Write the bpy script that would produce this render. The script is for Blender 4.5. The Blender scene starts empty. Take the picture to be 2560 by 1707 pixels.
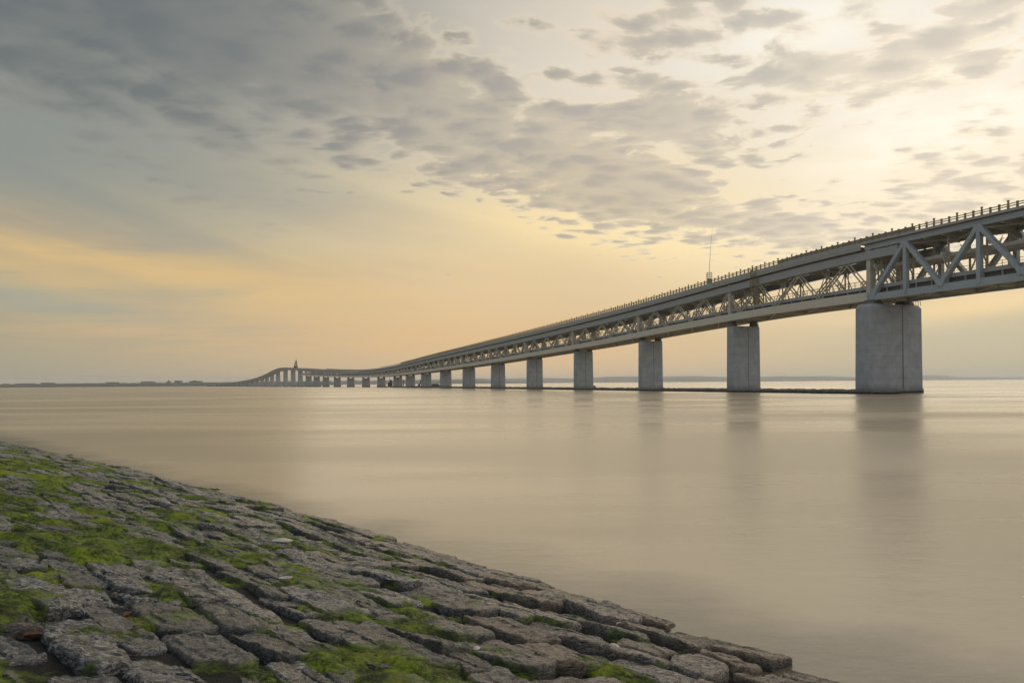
import bpy, bmesh, math, random
import numpy as np
from mathutils import Vector, Matrix, noise

SC = bpy.context.scene
COL = SC.collection
R = math.radians
random.seed(7)

# ------------------------------------------------------------------ camera
H_CAM = 2.87
ROLL = 0.0074
cam = bpy.data.cameras.new('camera')
cam.sensor_width = 36.0
cam.lens = 24.0
cam.shift_y = 0.0405
cam.clip_start = 0.05
cam.clip_end = 40000
cam_ob = bpy.data.objects.new('camera', cam)
COL.objects.link(cam_ob)
cr, sr = math.cos(ROLL), math.sin(ROLL)
cam_ob.matrix_world = Matrix(((cr, sr, 0, 0), (0, 0, -1, 0), (-sr, cr, 0, H_CAM), (0, 0, 0, 1)))
SC.camera = cam_ob

SC.view_settings.view_transform = 'Standard'
SC.view_settings.look = 'None'
SC.view_settings.exposure = 0.22
SC.view_settings.gamma = 1.0
SC.cycles.use_denoising = True
SC.cycles.max_bounces = 6
SC.cycles.volume_bounces = 1

# ------------------------------------------------------------------ shader helpers
def lin(c):
    return tuple(((v / 255.0) / 12.92 if v / 255.0 <= 0.04045 else ((v / 255.0 + 0.055) / 1.055) ** 2.4) for v in c)

class S:
    """a shader value: wraps a socket and turns arithmetic into Math nodes"""
    nt = None
    def __init__(self, sock): self.s = sock
    @staticmethod
    def m(op, *a, clamp=False):
        n = S.nt.nodes.new('ShaderNodeMath'); n.operation = op; n.use_clamp = clamp
        for i, v in enumerate(a):
            if isinstance(v, S): S.nt.links.new(v.s, n.inputs[i])
            else: n.inputs[i].default_value = v
        return S(n.outputs[0])
    def __add__(a, b): return S.m('ADD', a, b)
    __radd__ = __add__
    def __sub__(a, b): return S.m('SUBTRACT', a, b)
    def __rsub__(a, b): return S.m('SUBTRACT', b, a)
    def __mul__(a, b): return S.m('MULTIPLY', a, b)
    __rmul__ = __mul__
    def __truediv__(a, b): return S.m('DIVIDE', a, b)
    def __rtruediv__(a, b): return S.m('DIVIDE', b, a)
    def __neg__(a): return S.m('MULTIPLY', a, -1.0)

def clamp01(a): return S.m('ADD', a, 0.0, clamp=True)
def sstep(lo, hi, x):
    n = S.nt.nodes.new('ShaderNodeMapRange'); n.interpolation_type = 'SMOOTHSTEP'
    for i, v in ((0, x), (1, lo), (2, hi)):
        if isinstance(v, S): S.nt.links.new(v.s, n.inputs[i])
        else: n.inputs[i].default_value = v
    return S(n.outputs[0])
def vec(x, y, z):
    n = S.nt.nodes.new('ShaderNodeCombineXYZ')
    for i, v in enumerate((x, y, z)):
        if isinstance(v, S): S.nt.links.new(v.s, n.inputs[i])
        else: n.inputs[i].default_value = v
    return S(n.outputs[0])
def sep(v):
    n = S.nt.nodes.new('ShaderNodeSeparateXYZ'); S.nt.links.new(v.s, n.inputs[0])
    return S(n.outputs[0]), S(n.outputs[1]), S(n.outputs[2])
def ntex(v, scale, detail=4, rough=0.5, dist=0.0):
    n = S.nt.nodes.new('ShaderNodeTexNoise')
    if v is not None: S.nt.links.new(v.s, n.inputs['Vector'])
    n.inputs['Scale'].default_value = scale; n.inputs['Detail'].default_value = detail
    n.inputs['Roughness'].default_value = rough; n.inputs['Distortion'].default_value = dist
    return S(n.outputs[0])
def voro(v, scale, feature='SMOOTH_F1', smooth=0.6, rnd=1.0):
    n = S.nt.nodes.new('ShaderNodeTexVoronoi'); n.feature = feature
    S.nt.links.new(v.s, n.inputs['Vector']); n.inputs['Scale'].default_value = scale
    n.inputs['Randomness'].default_value = rnd
    if feature == 'SMOOTH_F1': n.inputs['Smoothness'].default_value = smooth
    return S(n.outputs['Distance'])
def mixc(f, a, b):
    n = S.nt.nodes.new('ShaderNodeMix'); n.data_type = 'RGBA'; n.clamp_factor = True
    for i, v in ((0, f), (6, a), (7, b)):
        if isinstance(v, S): S.nt.links.new(v.s, n.inputs[i])
        elif i == 0: n.inputs[i].default_value = v
        else: n.inputs[i].default_value = (*v[:3], 1.0)
    return S(n.outputs[2])
def ramp(x, stops, interp='LINEAR'):
    n = S.nt.nodes.new('ShaderNodeValToRGB'); cr_ = n.color_ramp; cr_.interpolation = interp
    while len(cr_.elements) < len(stops): cr_.elements.new(0.5)
    for e, (p, c) in zip(cr_.elements, stops):
        e.position = p; e.color = (*c, 1.0)
    S.nt.links.new(x.s, n.inputs[0])
    return S(n.outputs[0])
def vscale(c, k):
    n = S.nt.nodes.new('ShaderNodeVectorMath'); n.operation = 'SCALE'
    S.nt.links.new(c.s, n.inputs[0])
    if isinstance(k, S): S.nt.links.new(k.s, n.inputs['Scale'])
    else: n.inputs['Scale'].default_value = k
    return S(n.outputs[0])
def vadd(a, b):
    n = S.nt.nodes.new('ShaderNodeVectorMath'); n.operation = 'ADD'
    for i, v in enumerate((a, b)):
        if isinstance(v, S): S.nt.links.new(v.s, n.inputs[i])
        else: n.inputs[i].default_value = v
    return S(n.outputs[0])

# ------------------------------------------------------------------ world: hazy evening sky with altocumulus
SUN_AZ, SUN_EL = R(33.0), R(19.0)
world = bpy.data.worlds.new('World'); SC.world = world; world.use_nodes = True
S.nt = world.node_tree; S.nt.nodes.clear()
wout = S.nt.nodes.new('ShaderNodeOutputWorld'); wbg = S.nt.nodes.new('ShaderNodeBackground')
S.nt.links.new(wbg.outputs[0], wout.inputs[0])
sky = S.nt.nodes.new('ShaderNodeTexSky'); sky.sky_type = 'NISHITA'; sky.sun_disc = False
sky.sun_elevation = SUN_EL; sky.sun_rotation = SUN_AZ; sky.dust_density = 4.0; sky.air_density = 1.2
tc = S.nt.nodes.new('ShaderNodeTexCoord')
D = S(tc.outputs['Generated'])
dx, dy, dz = sep(D)
DEG = 57.29578
az = S.m('ARCTAN2', dx, dy) * DEG                  # degrees east of north (+Y)
el = S.m('ARCSINE', clamp01(S.m('ABSOLUTE', dz))) * DEG

def rampel(stops):   # colours by elevation in degrees, 0..90
    return ramp(el * (1 / 90.0), [(e / 90.0, lin(c)) for e, c in stops], 'EASE')
far_c = rampel([(0, (156, 150, 126)), (3, (160, 153, 128)), (7, (160, 153, 130)), (12, (146, 146, 133)), (16, (134, 139, 132)), (20, (128, 133, 132)), (26, (116, 123, 127)), (50, (112, 119, 126)), (90, (128, 134, 140))])
mid_c = rampel([(0, (214, 182, 138)), (3.6, (216, 182, 137)), (8.6, (219, 191, 146)), (12.5, (232, 207, 158)), (16, (225, 206, 168)), (20, (218, 206, 184)), (25, (217, 208, 194)), (50, (150, 152, 154)), (90, (128, 134, 140))])
sun_c = rampel([(0, (190, 176, 142)), (2.5, (192, 178, 146)), (6.5, (212, 190, 150)), (10, (222, 208, 178)), (15, (222, 213, 190)), (20, (220, 213, 198)), (25.5, (212, 207, 198)), (50, (160, 160, 160)), (90, (128, 134, 140))])
t1 = sstep(-40.0, 2.0, az + (9.0 - el) * 0.55)
t2 = sstep(2.0, 33.0, az)
base = mixc(t2, mixc(t1, far_c, mid_c), sun_c)
# the half of the sky behind the camera: dull blue-grey overcast
back = sstep(0.15, -0.5, dy)
base = mixc(back, base, rampel([(0, (172, 176, 180)), (10, (178, 184, 192)), (22, (178, 187, 198)), (40, (158, 168, 180)), (60, (130, 138, 148)), (90, (128, 134, 140))]))

def blob(a0, e0, sa, se, tilt=0.0):
    ct, st = math.cos(R(tilt)), math.sin(R(tilt))
    u = ((az - a0) * ct + (el - e0) * st) / sa
    w = ((el - e0) * ct - (az - a0) * st) / se
    return S.m('EXPONENT', -(u * u + w * w))
F_PX = 1707.0
def ae(px, py):
    u, v = (px - 1280) / F_PX, (957 - py) / F_PX
    v -= u * ROLL
    return math.degrees(math.atan(u)), math.degrees(math.atan(v / math.sqrt(1 + u * u)))

# cloud-plane coordinates: the direction cut with a flat layer overhead
inv = 1.0 / (S.m('ABSOLUTE', dz) + 0.09)
CPx, CPy = dx * inv, dy * inv
warp = ntex(vec(CPx, CPy, 0.0), 1.1, 2, 0.5)
CP = vec(CPx * 0.8 + warp * 0.5, CPy * 1.05 + warp * 0.35, 0.3)
streak = vec(CPx * 0.45 + CPy * 0.35, CPy * 1.2 - CPx * 0.35, 1.7)   # long veils drawn out to the right

# warm slits of clear low sky and dull veils on the left
veil_n = ntex(streak, 1.1, 5, 0.55)
veil = sstep(0.35, 0.68, veil_n) * sstep(1.5, 7.0, el)
long_n = ntex(vec(az * 0.028 + el * 0.02, (el + az * 0.20) * 0.20, 2.0), 1.0, 5, 0.55, 0.35)
longv = sstep(0.40, 0.62, long_n) * sstep(6.0, 11.0, el) * sstep(4.0, -16.0, az)
a_, e_ = ae(430, 668); gold = blob(a_, e_, 17.0, 2.2, -9.0)
a_, e_ = ae(80, 650); gold = S.m('MAXIMUM', gold, blob(a_, e_, 10.0, 2.6, -4.0) * 0.8)
a_, e_ = ae(700, 835); gold2 = blob(a_, e_, 22.0, 1.6, -2.0)
a_, e_ = ae(1620, 545); glow = blob(a_, e_, 11.0, 3.2, -14.0)
a_, e_ = ae(2420, 270); sunglow = blob(a_, e_, 12.0, 7.0, 14.0)
a_, e_ = ae(2000, 70); sunglow2 = blob(a_, e_, 8.0, 3.0, 5.0)
base = mixc(gold * sstep(0.22, 0.58, ntex(streak, 1.6, 5, 0.6)) * 1.0, base, lin((226, 188, 120)))
base = mixc(gold2 * 0.55 * sstep(0.3, 0.7, ntex(streak, 2.6, 4, 0.5)), base, lin((222, 180, 122)))
a_, e_ = ae(60, 745); teal = blob(a_, e_, 10.0, 1.1, -7.0)
base = mixc(teal * 0.55, base, lin((140, 152, 146)))
base = mixc(glow * 0.9, base, lin((246, 222, 168)))
base = mixc(sunglow * (0.25 + 0.5 * sstep(0.35, 0.65, ntex(CP, 3.4, 5, 0.6))), base, lin((241, 237, 226)))
a_, e_ = ae(2420, 235); hot = blob(a_, e_, 4.5, 2.6, 10.0)
base = mixc(sunglow2 * 0.7, base, lin((241, 238, 228)))
a_, e_ = ae(2480, 830); base = mixc(blob(a_, e_, 8.0, 2.6, 0.0) * 0.55, base, lin((172, 170, 148)))
a_, e_ = ae(2440, 765); base = mixc(blob(a_, e_, 7.0, 0.8, 4.0) * 0.6, base, lin((238, 205, 145)))
# soft large-scale veils everywhere
base = mixc(veil * 0.28, base, mixc(t2, mixc(t1, lin((124, 132, 132)), lin((200, 182, 152))), lin((232, 214, 182))))

base = mixc(longv * 0.5, base, mixc(t1, lin((128, 134, 132)), lin((176, 166, 148))))
# coverage of the altocumulus layer
def cov_add(c, px, py, sa, se, tilt, k):
    a0, e0 = ae(px, py)
    return S.m('MAXIMUM', c, blob(a0, e0, sa, se, tilt) * k)
cov = blob(*ae(250, 10), 28.0, 8.5, -10.0) * 1.2
cov = cov_add(cov, 800, 130, 13.0, 6.5, -14.0, 1.15)
cov = cov_add(cov, 1130, 310, 13.0, 4.8, -20.0, 1.05)
cov = cov_add(cov, 1480, 430, 13.0, 4.6, -16.0, 1.15)
cov = cov_add(cov, 1680, 310, 9.5, 4.2, -8.0, 1.0)
cov = cov_add(cov, 1830, 560, 12.0, 2.6, -10.0, 0.98)
cov = cov_add(cov, 1620, 90, 16.0, 6.5, 4.0, 0.56)
cov = cov_add(cov, 2050, 170, 13.0, 5.0, 6.0, 0.64)
cov = cov_add(cov, 2450, 10, 8.0, 2.2, 0.0, 0.85)
cov = cov_add(cov, 2330, 120, 10.0, 4.2, 6.0, 0.80)
cov = cov_add(cov, 2500, 290, 8.0, 3.0, 8.0, 0.52)
cov = cov_add(cov, 2420, 450, 9.0, 4.4, 8.0, 0.62)
cov = cov_add(cov, 2260, 600, 10.0, 3.0, 4.0, 0.70)
cov = S.m('MINIMUM', cov, 1.1)
soft = sstep(-6.0, -24.0, az)                                         # the left bank is smooth and hazy
n_big = ntex(CP, 2.3, 4, 0.52)
n_puf = ntex(CP, 7.6, 6, 0.55, 0.3)
cells = voro(vec(CPx * 0.8 + n_puf * 0.16, CPy * 1.05 + n_puf * 0.16, 0.3), 11.0, 'SMOOTH_F1', 0.6)
field = n_big * 0.45 + n_puf * 0.45 + (0.62 - cells) * 0.32 + (ntex(CP, 22.0, 4, 0.65) - 0.5) * 0.22 + 0.015        # about 0.2 .. 0.75
bank_n = ntex(vec(az * 0.055 + el * 0.03 + n_puf * 0.25, (el + az * 0.24) * 0.16 + n_big * 0.5, 5.0), 1.0, 6, 0.58, 0.3)
field = field * (1.0 - soft * 0.72) + (bank_n * 0.85 + 0.09) * soft * 0.72
thr = 0.73 - cov * 0.47
alpha = sstep(thr - 0.05 - soft * 0.08, thr + 0.09 + soft * 0.10, field)
n_in = ntex(CP, 15.0, 5, 0.6)
core = sstep(thr - 0.02, thr + 0.22, field) * (0.45 + soft * 0.35) + (1.0 - soft * 0.65) * sstep(0.40, 0.66, n_puf * 0.55 + n_in * 0.2 + (0.75 - cells) * 0.4 ) * 0.6 - 0.02
thin = mixc(t2, mixc(t1, lin((143, 143, 133)), lin((196, 183, 160))), lin((212, 201, 182)))
dark = mixc(t2, mixc(t1, lin((98, 104, 106)), lin((154, 149, 144))), lin((176, 170, 162)))
ccol = mixc(core, thin, dark)
low = sstep(2.0, 8.0, el)
base = mixc(alpha * (0.86 - t1 * 0.06) * low, base, ccol)
# bright rims where the layer breaks near the light
rim = alpha * (1.0 - alpha) * 4.0
base = mixc(rim * 0.16 * low * sstep(-22.0, 0.0, az), base, lin((255, 238, 205)))
pale = vscale(base, 10.0 + hot * (1.0 - alpha * 0.6) * 0.0)
final = mixc(0.985, S(sky.outputs[0]), pale)
S.nt.links.new(final.s, wbg.inputs[0]); wbg.inputs[1].default_value = 0.1

sun = bpy.data.lights.new('sun', 'SUN'); sun.energy = 0.9; sun.angle = R(100); sun.color = (1.0, 0.86, 0.66)
sun_ob = bpy.data.objects.new('sun', sun); COL.objects.link(sun_ob)
sd = Vector((math.sin(SUN_AZ) * math.cos(SUN_EL), math.cos(SUN_AZ) * math.cos(SUN_EL), math.sin(SUN_EL)))
sun_ob.rotation_euler = sd.to_track_quat('Z', 'Y').to_euler()
sun_ob.location = (60, 90, 80)

# ------------------------------------------------------------------ object helpers
def tag(o, label=None, cat=None, group=None, kind=None):
    if label: o['label'] = label
    if cat: o['category'] = cat
    if group: o['group'] = group
    if kind: o['kind'] = kind
    return o
def empty(name, loc=(0, 0, 0)):
    o = bpy.data.objects.new(name, None); COL.objects.link(o); o.location = loc
    o.empty_display_size = 0.3
    return o

class MB:
    def __init__(self): self.v = []; self.f = []
    def quadgrid(self, rows):       # rows: list of equal-length point lists
        b = len(self.v); n = len(rows[0])
        for r_ in rows: self.v.extend(r_)
        for i in range(len(rows) - 1):
            for j in range(n - 1):
                a = b + i * n + j
                self.f.append((a, a + 1, a + n + 1, a + n))
    def hexa(self, c):              # 8 corners: bottom 4 ccw, top 4 ccw
        b = len(self.v); self.v.extend([tuple(p) for p in c])
        for q in ((3, 2, 1, 0), (4, 5, 6, 7), (0, 1, 5, 4), (1, 2, 6, 5), (2, 3, 7, 6), (3, 0, 4, 7)):
            self.f.append(tuple(b + i for i in q))
    def box(self, x0, x1, y0, y1, z0, z1):
        self.hexa([(x0, y0, z0), (x1, y0, z0), (x1, y1, z0), (x0, y1, z0), (x0, y0, z1), (x1, y0, z1), (x1, y1, z1), (x0, y1, z1)])
    def beam(self, a, b, w, h, up=(0, 0, 1), w2=None, h2=None):
        a, b = Vector(a), Vector(b); d = (b - a).normalized(); u = Vector(up)
        s = d.cross(u)
        if s.length < 1e-5: s = d.cross(Vector((1, 0, 0)))
        s.normalize(); t = s.cross(d).normalized()
        w2 = w if w2 is None else w2; h2 = h if h2 is None else h2
        c = []
        for p, ww, hh in ((a, w, h), (b, w2, h2)):
            c += [p - s * ww / 2 - t * hh / 2, p + s * ww / 2 - t * hh / 2, p + s * ww / 2 + t * hh / 2, p - s * ww / 2 + t * hh / 2]
        self.hexa(c)
    def tube(self, pts, r, n=8, r2=None):
        rows = []
        m = len(pts)
        for i, p in enumerate(pts):
            p = Vector(p); d = (Vector(pts[min(i + 1, m - 1)]) - Vector(pts[max(i - 1, 0)])).normalized()
            s = d.cross(Vector((0, 0, 1)))
            if s.length < 1e-4: s = Vector((1, 0, 0))
            s.normalize(); t = s.cross(d)
            rr = r if r2 is None else r + (r2 - r) * i / (m - 1)
            rows.append([tuple(p + s * math.cos(k * 2 * math.pi / n) * rr + t * math.sin(k * 2 * math.pi / n) * rr) for k in range(n + 1)])
        self.quadgrid(rows)
    def build(self, name, mat, parent=None, smooth=False):
        me = bpy.data.meshes.new(name); me.from_pydata([tuple(p) for p in self.v], [], self.f)
        bm = bmesh.new(); bm.from_mesh(me); bmesh.ops.recalc_face_normals(bm, faces=bm.faces); bm.to_mesh(me); bm.free()
        if smooth: me.polygons.foreach_set('use_smooth', [True] * len(me.polygons))
        me.materials.append(mat)
        o = bpy.data.objects.new(name, me); COL.objects.link(o)
        if parent: o.parent = parent
        return o

# ------------------------------------------------------------------ materials
def new_mat(name):
    m = bpy.data.materials.new(name); m.use_nodes = True
    S.nt = m.node_tree
    b = m.node_tree.nodes['Principled BSDF']
    return m, b
def setin(b, key, v):
    if isinstance(v, S): S.nt.links.new(v.s, b.inputs[key])
    elif isinstance(v, tuple): b.inputs[key].default_value = (*v, 1.0)
    else: b.inputs[key].default_value = v
def bump(b, h, strength=0.3, dist=0.05):
    n = S.nt.nodes.new('ShaderNodeBump'); n.inputs['Strength'].default_value = strength; n.inputs['Distance'].default_value = dist
    S.nt.links.new(h.s, n.inputs['Height']); S.nt.links.new(n.outputs[0], b.inputs['Normal'])
def opos():
    n = S.nt.nodes.new('ShaderNodeNewGeometry'); return S(n.outputs['Position'])
def attr(name):
    n = S.nt.nodes.new('ShaderNodeAttribute'); n.attribute_name = name; return S(n.outputs['Fac'])
def rnd_obj():
    n = S.nt.nodes.new('ShaderNodeObjectInfo'); return S(n.outputs['Random'])

def paint_mat(name, c0, c1, rust=0.12, rough=0.55):
    m, b = new_mat(name); p = opos(); px, py, pz = sep(p)
    n = ntex(p, 0.35, 5, 0.6); drip = ntex(vec(px * 3.0, py * 3.0, pz * 0.35), 1.0, 5, 0.65)
    c = mixc(n, c0, c1)
    c = mixc(sstep(0.56, 0.72, drip) * rust * 2.2, c, (0.16, 0.11, 0.06))
    setin(b, 'Base Color', c); setin(b, 'Roughness', rough); setin(b, 'Specular IOR Level', 0.35)
    return m
M_STEEL = paint_mat('grey_bridge_paint', (0.33, 0.345, 0.35), (0.44, 0.455, 0.46))
M_STEEL2 = paint_mat('blue_grey_bridge_paint', (0.34, 0.385, 0.42), (0.44, 0.485, 0.52), 0.2)
M_CHORD = paint_mat('pale_chord_paint', (0.60, 0.56, 0.47), (0.72, 0.67, 0.57), 0.12)
M_FASCIA = paint_mat('deck_edge_concrete', (0.38, 0.38, 0.36), (0.47, 0.47, 0.44), 0.15, 0.8)
M_RAIL = paint_mat('weathered_ochre_rail_paint', (0.22, 0.165, 0.08), (0.34, 0.265, 0.14), 0.3)
M_DARK = paint_mat('dark_underside_steel', (0.10, 0.10, 0.09), (0.16, 0.15, 0.13), 0.3)
M_BRACE = paint_mat('beige_bracing_paint', (0.50, 0.47, 0.39), (0.60, 0.56, 0.46), 0.2)

def concrete_mat():
    m, b = new_mat('pier_concrete'); p = opos(); px, py, pz = sep(p)
    n = ntex(p, 0.5, 6, 0.62); fine = ntex(p, 6.0, 5, 0.6)
    lift = S.m('FRACT', pz * (1 / 2.4) + 0.15)
    line = sstep(0.035, 0.0, S.m('ABSOLUTE', lift - 0.5))
    liftv = ntex(vec(0.0, 0.0, S.m('FLOOR', pz * (1 / 2.4) + 0.15)), 3.1, 0, 0.5)
    drip = ntex(vec(px * 1.3, py * 1.3, pz * 0.10), 1.0, 5, 0.65)
    c = mixc(sstep(0.25, 0.75, n), (0.30, 0.325, 0.343), (0.45, 0.472, 0.488))
    c = mixc(sstep(0.55, 0.7, ntex(vec(px * 2.2, py * 2.2, pz * 0.22), 1.0, 5, 0.7)) * 0.3, c, (0.47, 0.475, 0.465))
    c = mixc(sstep(0.60, 0.72, ntex(vec(px * 1.9 + 9.0, py * 1.9, pz * 0.07), 1.0, 5, 0.7)) * 0.5, c, (0.20, 0.15, 0.10))
    c = mixc(sstep(0.35, 0.65, liftv) * 0.35, c, (0.33, 0.34, 0.35))
    c = mixc(sstep(0.5, 0.75, drip) * 0.35, c, (0.30, 0.30, 0.285))
    c = mixc(line * 0.35, c, (0.18, 0.18, 0.175))
    tide = sstep(3.2, 0.6, pz + n * 1.6)
    c = mixc(tide * 0.75, c, (0.10, 0.11, 0.105))
    c = mixc(sstep(0.9, 0.45, pz + n * 0.4), c, (0.025, 0.027, 0.02))
    setin(b, 'Base Color', c); setin(b, 'Roughness', 0.85); bump(b, n * 0.6 + fine * 0.3 - line * 0.5, 0.35, 0.06)
    return m
M_CONC = concrete_mat()

def breakwater_mat():
    m, b = new_mat('breakwater_stone'); p = opos(); px, py, pz = sep(p)
    n = ntex(p, 0.9, 6, 0.65)
    c = mixc(n, (0.10, 0.10, 0.085), (0.22, 0.20, 0.16))
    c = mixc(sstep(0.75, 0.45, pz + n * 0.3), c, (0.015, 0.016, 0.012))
    setin(b, 'Base Color', c); setin(b, 'Roughness', 0.8); bump(b, n, 0.6, 0.2)
    return m
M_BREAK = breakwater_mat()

def plain_mat(name, c0, c1, scale=0.05, rough=0.9):
    m, b = new_mat(name); p = opos(); n = ntex(p, scale, 6, 0.6)
    setin(b, 'Base Color', mixc(sstep(0.3, 0.7, n), c0, c1)); setin(b, 'Roughness', rough)
    return m
M_HILL = plain_mat('wooded_hill', (0.04, 0.055, 0.045), (0.08, 0.095, 0.075), 0.01)
M_SHORE = plain_mat('wooded_shore', (0.035, 0.05, 0.04), (0.07, 0.08, 0.06), 0.02)
M_BLDG = plain_mat('distant_wall', (0.16, 0.17, 0.17), (0.24, 0.24, 0.23), 0.02)
M_HULL = plain_mat('dark_hull_paint', (0.03, 0.035, 0.04), (0.07, 0.07, 0.07), 0.5)

def water_mat():
    m, b = new_mat('sea_water'); p = opos(); px, py, pz = sep(p)
    w1 = ntex(vec(px * 0.9, py * 1.9, 0.0), 1.6, 4, 0.55)
    w2 = ntex(vec(px * 1.0, py * 2.4, 3.0), 6.0, 3, 0.5)
    patch = ntex(vec(px * 0.012, py * 0.05, 0.0), 1.0, 4, 0.55, 0.4)
    band = sstep(0.42, 0.6, patch)
    silt = ntex(vec(px * 0.05, py * 0.12, 7.0), 1.0, 4, 0.5)
    c = mixc(silt, (0.345, 0.272, 0.17), (0.42, 0.335, 0.21))
    shore = (px - 0.0) * 0.694 + (py - 10.1) * 0.72          # metres out from the foot of the bank
    sn = ntex(vec(px * 0.35, py * 0.55, 2.0), 1.0, 4, 0.6)
    c = mixc(sstep(2.0, 0.1, shore + (sn - 0.5) * 3.2) * 0.72, c, (0.05, 0.042, 0.033))   # drowned stones and the bank's shading painted into the shallows
    setin(b, 'Base Color', c)
    setin(b, 'Roughness', 0.22 + band * 0.11)
    setin(b, 'IOR', 1.33); setin(b, 'Specular IOR Level', 0.7)
    bump(b, w1 * 0.7 + w2 * 0.22, 0.50, 0.028)
    return m
M_WATER = water_mat()

# ------------------------------------------------------------------ sea
def disc(name, rad, z, mat):
    rings = [0, 6, 12, 20, 30, 45, 70, 110, 180, 300, 600, 1200, 2500, 5000, rad]
    mb = MB(); n = 96
    rows = [[(r_ * math.cos(2 * math.pi * k / n), r_ * math.sin(2 * math.pi * k / n) + 0.0, z) for k in range(n + 1)] for r_ in rings[1:]]
    mb.quadgrid(rows)
    c = len(mb.v); mb.v.append((0, 0, z))
    for k in range(n): mb.f.append((c, k, k + 1))
    return mb.build(name, mat)
water = disc('water', 12000, 0.0, M_WATER); tag(water, kind='structure')

# ------------------------------------------------------------------ bridge line
CL = np.array([[138.3, 15.6], [118.4, 62.1], [99.9, 108.5], [81.4, 155.0], [62.9, 201.4], [44.4, 247.9], [25.9, 294.3], [7.4, 340.8], [-11.1, 387.2], [-29.6, 433.7], [-48.1, 480.1], [-66.6, 526.6], [-85.1, 573.0], [-103.6, 619.5], [-124.5, 664.9], [-149.1, 708.4], [-174.2, 751.6], [-198.7, 795.2], [-222.6, 839.2], [-246.3, 883.2], [-270.5, 926.9], [-295.1, 970.5], [-320.1, 1013.7], [-345.6, 1056.7], [-371.3, 1099.6], [-396.9, 1142.6], [-422.3, 1185.7], [-447.6, 1228.8], [-472.8, 1272.0], [-497.9, 1315.2], [-523.1, 1358.4], [-548.7, 1401.4], [-574.6, 1444.1], [-600.9, 1486.7], [-627.6, 1528.9], [-654.6, 1571.0], [-682.0, 1612.8], [-709.8, 1654.4], [-737.9, 1695.7], [-766.4, 1736.8], [-795.3, 1777.7], [-824.5, 1818.2], [-950.0, 1985.0], [-1080.0, 2150.0]])
CL[0] = [118.4 + 18.5 * 1.0, 62.1 - 46.45]
_seg = np.hypot(*np.diff(CL, axis=0).T)
CLS = np.concatenate([[0], np.cumsum(_seg)]) - _seg[0]
def cpos(s):
    return np.array([np.interp(s, CLS, CL[:, 0]), np.interp(s, CLS, CL[:, 1])])
def ctan(s):
    d = cpos(s + 6) - cpos(s - 6); return d / np.hypot(*d)
def bp(s, off, z):        # off > 0: towards the camera side
    c = cpos(s); t = ctan(s)
    return (c[0] - t[1] * off, c[1] + t[0] * off, z)
_T = np.array([(0, 33.1), (60, 33.1), (105, 33.05), (119.5, 32.6), (134.2, 32.0), (151.2, 31.2), (190.7, 29.45), (219.7, 28.5), (264.6, 27.2), (303.3, 26.15), (352.3, 25.0), (390.2, 24.1), (435.7, 23.1), (491.2, 21.6), (560.7, 19.66), (626.4, 18.5), (681.2, 17.8), (734.5, 17.7), (817.1, 19.7), (925.1, 23.2), (1040.7, 27.5), (1100, 29.6), (1135, 29.8), (1165, 28.6), (1195, 26.3), (1257.2, 20.8), (1334.0, 16.1), (1398.9, 13.7), (1515.1, 11.0), (1633.6, 8.8), (1780, 7.4), (2400, 5.5)])
_B = np.array([(0, 20.15), (105, 20.2), (120, 20.35), (134.9, 20.0), (168.0, 18.98), (220.8, 16.95), (304.8, 14.7), (354.1, 13.5), (437.7, 12.0), (500, 11.0), (563.4, 10.2), (628.7, 9.8), (682.9, 9.7), (736.4, 10.1), (819.4, 11.5), (927.7, 13.9), (1000.1, 16.1), (2400, 16.1)])
def smooth_prof(tab):
    s = np.arange(0, 2400, 2.0); z = np.interp(s, tab[:, 0], tab[:, 1])
    k = np.hanning(31); k /= k.sum()
    z = np.convolve(np.pad(z, 15, mode='edge'), k, 'valid')
    return s, z
_ts, _tz = smooth_prof(_T); _bs, _bz = smooth_prof(_B)
def zt(s): return float(np.interp(s, _ts, _tz))
def zb(s): return float(np.interp(s, _bs, _bz))
PIERS = [95.2, 142.0, 189.3, 239.4, 290.1, 340.7, 392.7, 444.5, 498.3, 550.7, 600.0, 658.3, 707.5, 761.1, 819.0, 875.8, 926.8, 973.4, 1024.6, 1070.3, 1120.7, 1175.5, 1222.9, 1267.5, 1312.0, 1364.3, 1416.8, 1466.6, 1516.9, 1567.6, 1618.8, 1670.4, 1722.3, 1774.5, 1826, 1878, 1930]
TRUSS_END = 1000.0
HW = 5.2                     # half width between the two truss planes

def sweep(mb, s0, s1, o0, o1, zf, d0, d1, step=6.0):
    n = max(1, int((s1 - s0) / step)); rows = []
    for i in range(n + 1):
        s = s0 + (s1 - s0) * i / n; z = zf(s)
        rows.append([bp(s, o0, z + d0), bp(s, o1, z + d0), bp(s, o1, z + d1), bp(s, o0, z + d1), bp(s, o0, z + d0)])
    mb.quadgrid(rows)
    for r_ in (rows[0], rows[-1]):
        b = len(mb.v); mb.v.extend(r_[:4]); mb.f.append((b, b + 1, b + 2, b + 3))

bridge = empty('truss_bridge', bp(95, 0, 0))
tag(bridge, 'long grey double-deck truss bridge on concrete piers crossing the bay', 'bridge')
B0 = Vector(bridge.location)
def bpart(mb, name, mat, parent=None, smooth=False):
    """bridge parts are modelled in world metres and hung on the bridge's Empty"""
    base = Vector((0, 0, 0))
    o = mb.build(name, mat, None, smooth)
    o.parent = parent or bridge
    if parent is None: o.matrix_parent_inverse = Matrix.Translation(-B0)
    return o

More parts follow.
